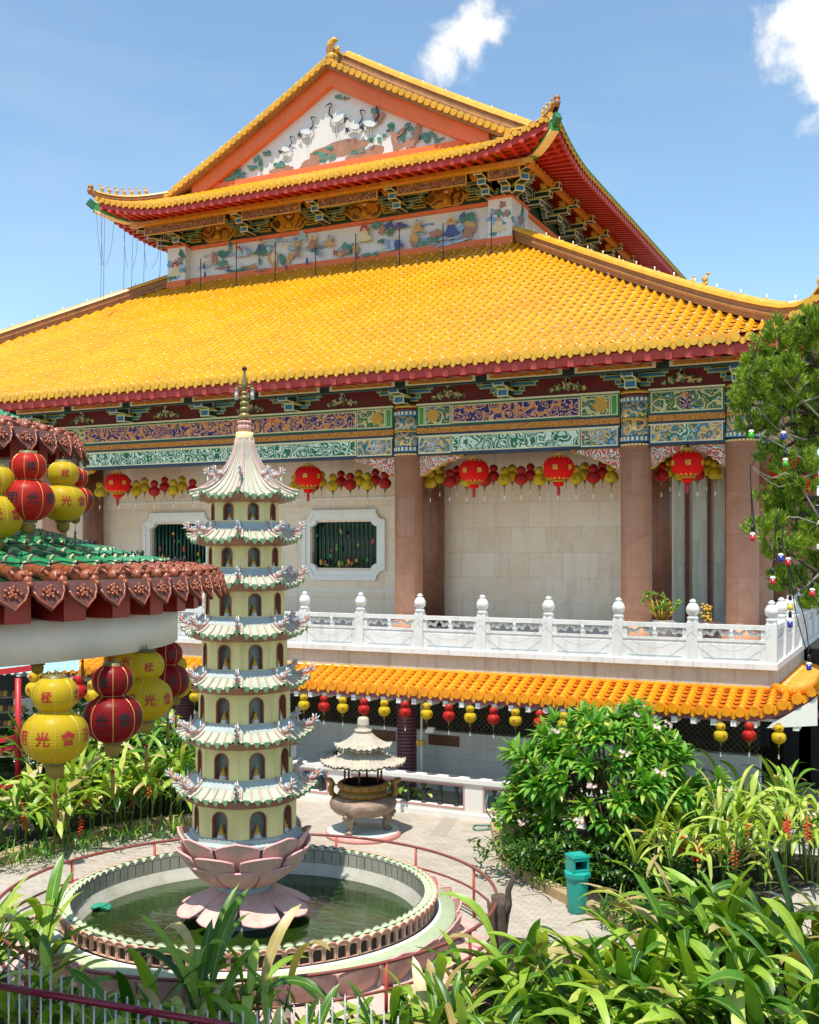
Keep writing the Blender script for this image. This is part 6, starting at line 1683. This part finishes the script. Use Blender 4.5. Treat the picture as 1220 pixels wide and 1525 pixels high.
# shade planting below
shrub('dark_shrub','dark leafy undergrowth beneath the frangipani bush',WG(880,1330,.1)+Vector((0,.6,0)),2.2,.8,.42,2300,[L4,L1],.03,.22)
shrub('leafy_shrub','bright leafy shrub at the left foot of the frangipani bush',WG(775,1268,.1)+Vector((0.1,.5,0)),.75,.6,.75,1500,[L3,L1b],.04,.2)
for i,(px,py,lab) in enumerate(((790,1290,'grassy tuft at the kerb left of the teal bin'),(930,1370,'grassy tuft right of the teal bin'),(830,1318,'grassy tuft directly behind the teal bin'))):
    grassy('grass_tuft',lab,WG(px,py,.1),110,.62,.5,.018,[L4,L1],group='grass tufts in the right bed')
# right heliconia mass
sp2=[(1010,1330,11,2.0,.8,'yellow-green heliconia clump right beside the frangipani bush',G2_,2),(1085,1320,14,2.75,1.0,'tallest yellow-green heliconia clump under the last canopy lanterns',G2_,3),(1160,1315,13,2.3,1.0,'heliconia clump with orange hanging flowers near the right edge',G2_,3),(1225,1300,12,2.4,1.0,'heliconia clump leaning in from the right edge',G2_,2),(1110,1270,12,2.6,1.0,'rear green heliconia clump in front of the dark recess',G1_,0)]
for px,py,n,h,s_,lab,mm,fl in sp2:
    heliconia('heliconia_clump',lab,'plant',WG(px,py,.1),n,h,s_,.95,.06,mm,'heliconia clumps in the right garden bed',flowers=fl,torn=.3,leaves=7)
for px,py,lab in ((1093,1290,'orange hanging flower spike group below the right heliconias'),):
    pass
# foreground big leaves
fg=[(935,1500,9,.85,.5,1.2,.12,'large paddle-leaved plant low in the foreground, directly below the bin'),
 (1040,1455,13,1.15,.7,1.3,.14,'large paddle-leaved plant in the foreground centre right'),(1075,1480,13,1.35,.9,1.35,.14,'large paddle-leaved plant under the orange flowers'),(1160,1500,13,1.3,.9,1.3,.14,'large paddle-leaved plant in the lower right corner'),(1230,1450,11,1.2,.8,1.2,.13,'large paddle-leaved plant at the right edge of the foreground'),
 (1030,1590,14,1.45,.9,1.2,.13,'large paddle-leaved plant cut by the bottom edge, right'),(1150,1610,12,1.5,.9,1.2,.13,'large paddle-leaved plant cut by the bottom edge in the right corner'),(900,1590,13,1.25,.8,1.2,.12,'large paddle-leaved plant cut by the bottom edge below the bin'),(830,1530,10,1.05,.6,1.2,.11,'large paddle-leaved plant right of the dead stump')]
for px,py,n,h,s_,Ll,Lw,lab in fg:
    heliconia('paddle_leaf_plant',lab,'plant',WG(px,py,.06),n,h,s_,Ll,Lw*.74,[L1,L1b,LD],'paddle-leaved plants in the foreground bed',torn=.24,leaves=5,bias=(-.05,-.1,0))
fg2=[(335,1600,11,1.7,.35,1.5,.095,'upright paddle-leaved plant in front of the pond, left of centre'),(225,1640,9,1.15,.4,1.3,.09,'paddle-leaved plant spreading behind the picket fence'),(470,1650,8,1.25,.4,.9,.08,'low paddle-leaved plant behind the fence peak'),(560,1640,9,1.35,.4,1.0,.085,'paddle-leaved plant at the bottom centre in front of the pond petals'),(640,1620,9,1.45,.4,1.,.085,'paddle-leaved plant right of the pond petals'),(735,1540,8,1.1,.4,1.,.085,'paddle-leaved plant around the foot of the dead stump'),(410,1700,8,1.35,.4,1.0,.08,'paddle-leaved plant low behind the fence, centre left'),
 (5,1500,16,1.5,.5,1.25,.11,'dark paddle-leaved plant in the lower left corner behind the fence'),(75,1590,14,1.3,.5,1.1,.1,'dark paddle-leaved plant behind the fence, right of the corner one'),(150,1660,12,1.35,.45,1.0,.09,'dark paddle-leaved plant low behind the crimson rail'),(690,1640,9,1.3,.5,1.0,.09,'paddle-leaved plant cut by the bottom edge below the stump'),(780,1600,10,1.3,.5,1.0,.09,'paddle-leaved plant cut by the bottom edge left of the bin')]
for px,py,n,h,s_,Ll,Lw,lab in fg2:
    heliconia('paddle_leaf_plant',lab,'plant',WG(px,py,.06),n,h,s_,Ll*.85,Lw*.8,[L1,L1b,LD],'paddle-leaved plants in the foreground bed',torn=.08,leaves=4)
# spiky plant behind the courtyard wall
grassy('spiky_plant','dark green spiky dracaena behind the courtyard wall left of the burner roof',WG(478,1172,0)+Vector((0,1.,.55)),34,.8,.12,.035,[L4,L3])
heliconia('heliconia_clump','bright green leafy plant behind the balusters right of the burner','plant',WG(590,1215,0)+Vector((0,.9,0)),4,1.1,.25,.5,.07,G1_)
# potted plants on the terrace
for px,nm,lab,kind in ((987,'potted_plant','bushy green potted plant behind the terrace balustrade near the second column','g'),(1052,'potted_plant','dark glazed urn with a sprig of yellow flowers behind the terrace balustrade','y')):
    y=26.; x=xat(px,y); b=Vector((x,y,4.0)); rt=thing(nm,lab,'plant',tuple(b))
    m=MB(); m.lathe([(.16,0),(.2,.1),(.33,.45),(.36,.72),(.3,.8),(.26,.8),(.26,.74)],b,20,0); m.build('pot',M('dark_glazed_pot','#54403c' if kind=='y' else '#8a8078',.35,.15),rt)
    m=MB(); 
    if kind=='g':
        for i in range(26): p=b+Vector((rnd.uniform(-.42,.42),rnd.uniform(-.3,.3),rnd.uniform(.9,1.42))); rosette(m,p,Vector((rnd.uniform(-.5,.5),rnd.uniform(-.5,.5),1)),9,.15,.035); m.tube([b+Vector((0,0,.7)),p],.012,4,1)
    else:
        for i in range(40): p=b+Vector((rnd.uniform(-.12,.12),rnd.uniform(-.1,.1),.8+rnd.random()*.4)); m.ball(p,.035,5,1); 
        m.tube([b+Vector((0,0,.7)),b+Vector((0,0,1.1))],.03,5,0)
    m.build('foliage',[L3,mt['gold']],rt,fix=False)
# =============================================================== CONIFER at right
jn=leafmat('juniper_spray','#5c8426','#96b436','#ccd858',.38,.6)
TD=14.
tb_=WG(1275,PY+H*F/TD,0); tree=thing('juniper_tree','rugged green juniper tree with bare grey twigs reaching in from the right edge','tree',tuple(tb_))
brk=M('grey_twig_bark','#8c8074',.85,.3,8,.4); brd=M('brown_bark','#54453a',.9,.35,8,.6)
m=MB(); tk=[tb_]+[W(px,py,TD+.2) for px,py in ((1268,1100),(1262,900),(1255,760),(1240,640),(1215,540),(1190,480))]; m.tube(smooth(tk,4),[.2-.18*i/24 for i in range(25)],10,0); m.build('trunk',brd,tree,fix=False)
clumps=[(1160,505,34,28),(1205,500,40,34),(1135,545,36,26),(1175,560,45,30),(1105,600,22,40),(1125,640,38,26),(1165,610,36,28),(1120,570,22,22),(1210,640,30,60),(1190,700,38,34),(1215,580,30,34),(1150,680,26,20),
 (1155,745,28,24),(1180,770,40,32),(1140,790,30,18),(1205,800,40,30),(1185,740,36,26),(1170,820,36,24),(1215,850,26,44),(1180,870,30,24),(1195,540,40,26),(1212,480,26,24),(1165,870,20,20),(1152,590,30,20),(1210,900,22,20),(1235,600,24,50)]
ml=MB(); mtw=MB()
for (px,py,w_,h_) in clumps:
    w_*=.88; h_*=.82
    d0=TD+rnd.uniform(-.35,.35); c=W(px,py,d0); kx=TD/F
    near=min(tk,key=lambda q:(q-c).length+ (0 if q.z<c.z+.4 else .5)); mtw.tube([near,near.lerp(c,.5)+Vector((0,0,.08)),c],[.05,.03,.012],5,1)
    for s_ in range(int(10+w_*h_*.026)):
        u=Vector((rnd.gauss(0,1),rnd.gauss(0,1),rnd.gauss(0,1))).normalized()*rnd.uniform(.35,1)
        p=c+(Vector((CR,SR,0))*u.x*w_*kx+Vector((-SR,CR,0))*u.y*w_*kx*.9+Vector((0,0,u.z*h_*kx)))
        # feathery tuft
        dv=(u*.6+Vector((rnd.uniform(-.3,.3),rnd.uniform(-.3,.3),.7))).normalized()
        a=dv.orthogonal().normalized(); b=dv.cross(a)
        for t in range(75):
            q=rnd.uniform(0,6.28); o=(a*cos(q)+b*sin(q)); s=rnd.random(); dd=(dv+o*rnd.uniform(.2,1.1)).normalized(); p0=p+dv*s*.14+o*.03*rnd.random(); L=rnd.uniform(.035,.075); wv=dd.cross(Vector((rnd.uniform(-1,1),rnd.uniform(-1,1),rnd.uniform(-1,1)))).normalized()*.0085
            ml.add([p0-wv,p0+wv,p0+dd*L+wv*.3,p0+dd*L-wv*.3],[[0,1,2,3]],0)
ml.build('crown',jn,tree,fix=False)
tw=[[(1222,700),(1170,668),(1135,648),(1125,604+44)],[(1200,655),(1160,640),(1128,606)],[(1225,780),(1180,708),(1150,712),(1120,695)],[(1222,590),(1180,600),(1150,575)],[(1240,640),(1190,590),(1165,560)],[(1225,700),(1195,712),(1160,725),(1122,698)],[(1220,855),(1190,880),(1170,860)],[(1215,780),(1175,770),(1140,800)],[(1225,560),(1195,575),(1180,610),(1182,628)]]
for t in tw:
    k=len(t); mtw.tube(smooth([W(px,py,TD-.25) for px,py in t],3),[.016-.012*i/((k-1)*3) for i in range((k-1)*3+1)],5,0)
mtw.build('branches',[brk,brd],tree,fix=False)
# bulb string in the tree
bulbc={'r':M('red_bulb_glass','#c8202c',.15,.05,coat=.5),'b':M('blue_bulb_glass','#1a2c9a',.15,.05,coat=.5),'g':M('green_bulb_glass','#3cae1c',.15,.05,coat=.5),'y':M('yellow_bulb_glass','#e0c020',.15,.05,coat=.5)}
bl=[(1119,644,'g','dangling in front of the corner column capital'),(1167,646,'b','high among the bare twigs'),(1170,686,'g','beside the red flank lanterns'),(1121,797,'r','hanging on a long wire in front of the corner column'),(1163,828,'b','left of a red one above the balustrade corner'),(1174,834,'r','right of a blue one above the balustrade corner'),(1151,862,'r','hanging low left of the conifer trunk'),(1177,900,'y','over the side balustrade posts'),(1177,926,'b','below the yellow one over the side balustrade'),(1205,990,'b','above the upturned canopy corner'),(1210,880,'r','near the right edge in dark foliage')]
wnames={'r':'red','g':'green','b':'blue','y':'yellow'}
for px,py,c,lab in bl:
    p=W(px,py,13.4); rt=thing('party_bulb','%s party bulb %s'%(wnames[c],lab),'light bulb',tuple(p),0,'coloured bulbs strung in the conifer')
    m=MB(); m.lathe([(.0,-.075),(.03,-.07),(.034,-.045),(.031,0)],p,12,0); m.build('globe',bulbc[c],rt)
    m=MB(); m.lathe([(.032,0),(.035,.01),(.03,.024),(.02,.032)],p,12,0); m.build('cap',mt['white'],rt)
    m=MB(); m.tube([p+Vector((0,0,.05)),p+Vector((0,0,.13))],[.022,.018],8,0); m.tube([p+Vector((0,0,.1)),p+Vector((0,0,.22))],.006,4,0); m.build('socket',mt['black'],rt)
wires=[[(1119,640),(1117,560),(1140,480)],[(1121,790),(1118,700),(1122,690),(1150,640)],[(1163,820),(1168,780)],[(1174,828),(1220,900),(1260,940)],[(1151,855),(1158,760)],[(1177,895),(1172,830)],[(1205,980),(1186,915),(1175,840)],[(1174,838),(1200,930),(1205,985)],[(1125,796),(1120,740),(1117,700)]]
m=MB()
for w_ in wires: m.tube(smooth([W(px,py,13.42) for px,py in w_],5),.006,4,0)
tag(m.build('bulb_cable',mt['black'],fix=False,loc=tuple(W(1119,640,13.42))),'thin black cables carrying the coloured party bulbs through the conifer','cable')
# =============================================================== shed at far left
p=WG(28,1205,0); sh=thing('red_shed','small red-framed shed with a pale teal corrugated roof behind the left lanterns','shed',(p.x,p.y,0))
rp=M('bright_red_post','#c0222c',.45,.12,2); tr_=M('teal_roof','#9fd0cc',.4,.1,3,dirt=.3)
d0=(H*F/(1205-PY))
def sp_(px,py,dd=0.): return W(px,py,d0+dd)
for q_ in (27,-60): m=MB(); m.tube([sp_(q_,1205),sp_(q_,1010)],.1,4,0); m.build('post',rp,sh)
m=MB(); m.beam(sp_(-90,1012),sp_(62,993),.1,.14,0); m.build('roof_beam',rp,sh); m=MB()
for dy in (0,14,70): m=MB(); m.beam(sp_(-90,1125+dy),sp_(22,1098+dy),.08,.1,0); m.build('rail',rp,sh)
m=MB(); 
for i in range(13):
    px=-80+i*8; m.beam(sp_(px,1120+ -px*.24*.0+10),sp_(px,1180),.04,.04,0)
m.build('railing_bars',rp,sh)
m=MB(); A,B2,C2,D2=sp_(-110,1012),sp_(118,998),sp_(118,972,3.),sp_(-110,982,3.)
m.grid(lambda u,v:((A*(1-u)+B2*u)*(1-v)+(D2*(1-u)+C2*u)*v)+Vector((0,0,.03*sin(u*120))),120,1,0,True); m.build('corrugated_roof',tr_,sh,fix=False)
m=MB(); m.poly([sp_(-110,1012,2.5),sp_(20,1000,2.5),sp_(20,1150,2.5),sp_(-110,1160,2.5)],0)
m.build('back_board',mt['black'],sh,fix=False)
for j in range(5):
    m=MB(); m.beam(sp_(-60,1042+j*22,.8),sp_(40,1036+j*22,.8),.3,.03,3); f_=m.build('shelf',[mt['gold'],brd,mt['ridge_t'],brk],sh)
    for i in range(14): m=MB(); q=sp_(-50+i*6.5,1040+j*22,.8); m.lathe([(.05,0),(.08,.05),(.07,.14),(.03,.2)],q,8,0); m.build('trinket',[mt['gold'],brd,mt['ridge_t']][(i+j)%3],f_)
for px,kd,py,d,lab in ((117,'r',1002,24.,'small red gourd lantern seen between the large yellow and dark red lanterns'),(139,'y',1010,25.,'small yellow gourd lantern peeping out left of the large dark red lantern'),(53,'y',996,21.,'tiny yellow gourd lantern under the corner of the teal shed roof')):
    small(kd,tuple(W(px,py,d)),lab,'small gourd lanterns beyond the pavilion',0,1.3)
# tiny wires from the upper eaves
m=MB(); wi=M('dark_cable','#2a3444',.6,.1)
for px,y0_,y1_ in ((152,318,445),(156,318,450),(186,335,440),(198,340,430),(216,345,420),(240,352,412)):
    top_=W(px,y0_,47); bot=W(px+(-2),y1_,47); m.tube([top_,bot],.012,4,0)
for a_,b_ in (((143,305),(152,395)),((170,330),(158,395)),((150,312),(154,395)),((184,335),(190,400)),((206,340),(198,400)),((214,345),(219,400)),((240,352),(226,400))):
    m.tube(smooth([W(a_[0],a_[1],47),W((a_[0]*.6+b_[0]*.4),(a_[1]+b_[1])/2+8,47),W(b_[0],b_[1],47)],5),.009,4,0)
tag(m.build('eave_cables',wi,fix=False,loc=tuple(W(152,318,47))),'loose dark cables hanging from the left corner of the upper roof','cable')
names_=['left corner pier','second figure group from the left','third figure group','left of the gable centre','right of the gable centre','centre right figures','right quarter','right corner pier']
for i,(px,y0_,y1_) in enumerate(((299,385,440),(352,360,435),(410,360,428),(470,365,418),(530,348,412),(595,340,402),(660,332,398),(732,320,392))):
    x=xat(px,39.2); Yw=38.9
    a=(px-PX)/F; t=Yw/(SR*a+CR); m=MB(); p0=Vector((xat(px,Yw),Yw,H-(y0_-PY)*t/F)); p1=Vector((xat(px,Yw),Yw,H-(y1_-PY)*t/F)); m.tube([p0,p1],.022,5,0)
    tag(m.build('lamp_rod',wi,loc=tuple(p1)),'thin dark rod on the yellow roof before the painted frieze, %s from left'%ORD[i],'rod','thin rods along the painted frieze')
# =============================================================== sky, sun, camera
SE=radians(70); sd=Vector((.18,-.98,0)).normalized()
w=bpy.data.worlds.new('World'); bpy.context.scene.world=w; w.use_nodes=True; nt=w.node_tree; nt.nodes.clear()
N=lambda t,**k:[nt.nodes.new(t)][0]
out=N('ShaderNodeOutputWorld'); bgn=N('ShaderNodeBackground'); sky=N('ShaderNodeTexSky'); sky.sky_type='NISHITA'; sky.sun_disc=False
sky.sun_elevation=SE; sky.sun_rotation=atan2(sd.x,sd.y); sky.air_density=1.0; sky.dust_density=.6; sky.ozone_density=.3; sky.altitude=100
bgn.inputs[1].default_value=.15
tc=N('ShaderNodeTexCoord')
def mth(op,a,b=None,c=None):
    x=N('ShaderNodeMath'); x.operation=op
    for i,v in enumerate((a,b,c)):
        if v is None: continue
        if hasattr(v,'links'): nt.links.new(v,x.inputs[i])
        else: x.inputs[i].default_value=v
    return x.outputs[0]
# clouds: soft masses at given directions, broken by noise
def dirv(px,py):
    v=W(px,py,1)-Vector((0,0,H)); v.normalize(); return v
nz=N('ShaderNodeTexNoise'); nz.inputs['Scale'].default_value=16; nz.inputs['Detail'].default_value=9; nz.inputs['Roughness'].default_value=.6
nz.inputs['Distortion'].default_value=.3
nt.links.new(tc.outputs['Generated'],nz.inputs['Vector'])
acc=None
def cloud(px,py,rx,soft=1.,amp=1.):
    global acc
    d=dirv(px,py); s=N('ShaderNodeVectorMath'); s.operation='DISTANCE'; nt.links.new(tc.outputs['Generated'],s.inputs[0]); s.inputs[1].default_value=d
    g=mth('MULTIPLY',mth('SUBTRACT',1.,mth('DIVIDE',s.outputs['Value'],rx/F)),amp)
    acc=g if acc is None else mth('MAXIMUM',acc,g)
for c in ((705,60,62),(665,84,44),(738,52,42),(672,58,42),(1235,80,80),(1225,130,62),(1215,30,62),(1230,170,48),(1250,20,90)): cloud(*c)
v=mth('ADD',mth('MAXIMUM',acc,-1.),mth('MULTIPLY',mth('SUBTRACT',nz.outputs[0],.5),3.2))
rmp=N('ShaderNodeMapRange'); rmp.interpolation_type='SMOOTHSTEP'; nt.links.new(v,rmp.inputs[0]); rmp.inputs[1].default_value=.05; rmp.inputs[2].default_value=.85
# thin high haze streaks
mp=N('ShaderNodeMapping'); mp.inputs['Scale'].default_value=(2.,2.,9.); mp.inputs['Rotation'].default_value=(.15,.1,0); nt.links.new(tc.outputs['Generated'],mp.inputs[0])
n2=N('ShaderNodeTexNoise'); n2.inputs['Scale'].default_value=1.6; n2.inputs['Detail'].default_value=7; nt.links.new(mp.outputs[0],n2.inputs['Vector'])
r2=N('ShaderNodeMapRange'); nt.links.new(n2.outputs[0],r2.inputs[0]); r2.inputs[1].default_value=.45; r2.inputs[2].default_value=.8; r2.inputs[4].default_value=.16
fac=mth('MAXIMUM',rmp.outputs[0],r2.outputs[0])
mx=N('ShaderNodeMix'); mx.data_type='RGBA'; nt.links.new(fac,mx.inputs[0]); tn=N('ShaderNodeMix'); tn.data_type='RGBA'; tn.blend_type='MULTIPLY'; tn.inputs[0].default_value=1; tn.inputs[7].default_value=(.88,1.,.98,1); nt.links.new(sky.outputs[0],tn.inputs[6]); nt.links.new(tn.outputs[2],mx.inputs[6]); sh=N('ShaderNodeMapRange'); nt.links.new(v,sh.inputs[0]); sh.inputs[1].default_value=.2; sh.inputs[2].default_value=1.6; sh.inputs[3].default_value=4.6; sh.inputs[4].default_value=6.6
cb=N('ShaderNodeCombineColor'); [nt.links.new(sh.outputs[0],cb.inputs[i]) for i in range(3)]; nt.links.new(cb.outputs[0],mx.inputs[7])
nt.links.new(mx.outputs[2],bgn.inputs[0]); nt.links.new(bgn.outputs[0],out.inputs[0])
sun=bpy.data.lights.new('sun','SUN'); sun.energy=4.0; sun.angle=radians(.5); sun.color=(1,.95,.86)
so=bpy.data.objects.new('sun',sun); C.objects.link(so)
dv=Vector((sd.x*cos(SE),sd.y*cos(SE),sin(SE))); so.rotation_euler=dv.to_track_quat('Z','Y').to_euler()
so.location=(0,0,40)
cam=bpy.data.cameras.new('camera'); co=bpy.data.objects.new('camera',cam); C.objects.link(co); co.location=(0,0,H); co.rotation_euler=(pi/2,0,YAW)
cam.sensor_fit='HORIZONTAL'; cam.sensor_width=36; cam.lens=36*F/1220; cam.shift_y=(PY-762.5)/1220; cam.clip_end=2000; cam.clip_start=.1
sc=bpy.context.scene; sc.camera=co
sc.view_settings.view_transform='Standard'; sc.view_settings.look='None'; sc.view_settings.exposure=.56; sc.view_settings.gamma=1
sc.cycles.max_bounces=6; sc.cycles.transparent_max_bounces=8; sc.cycles.use_denoising=True
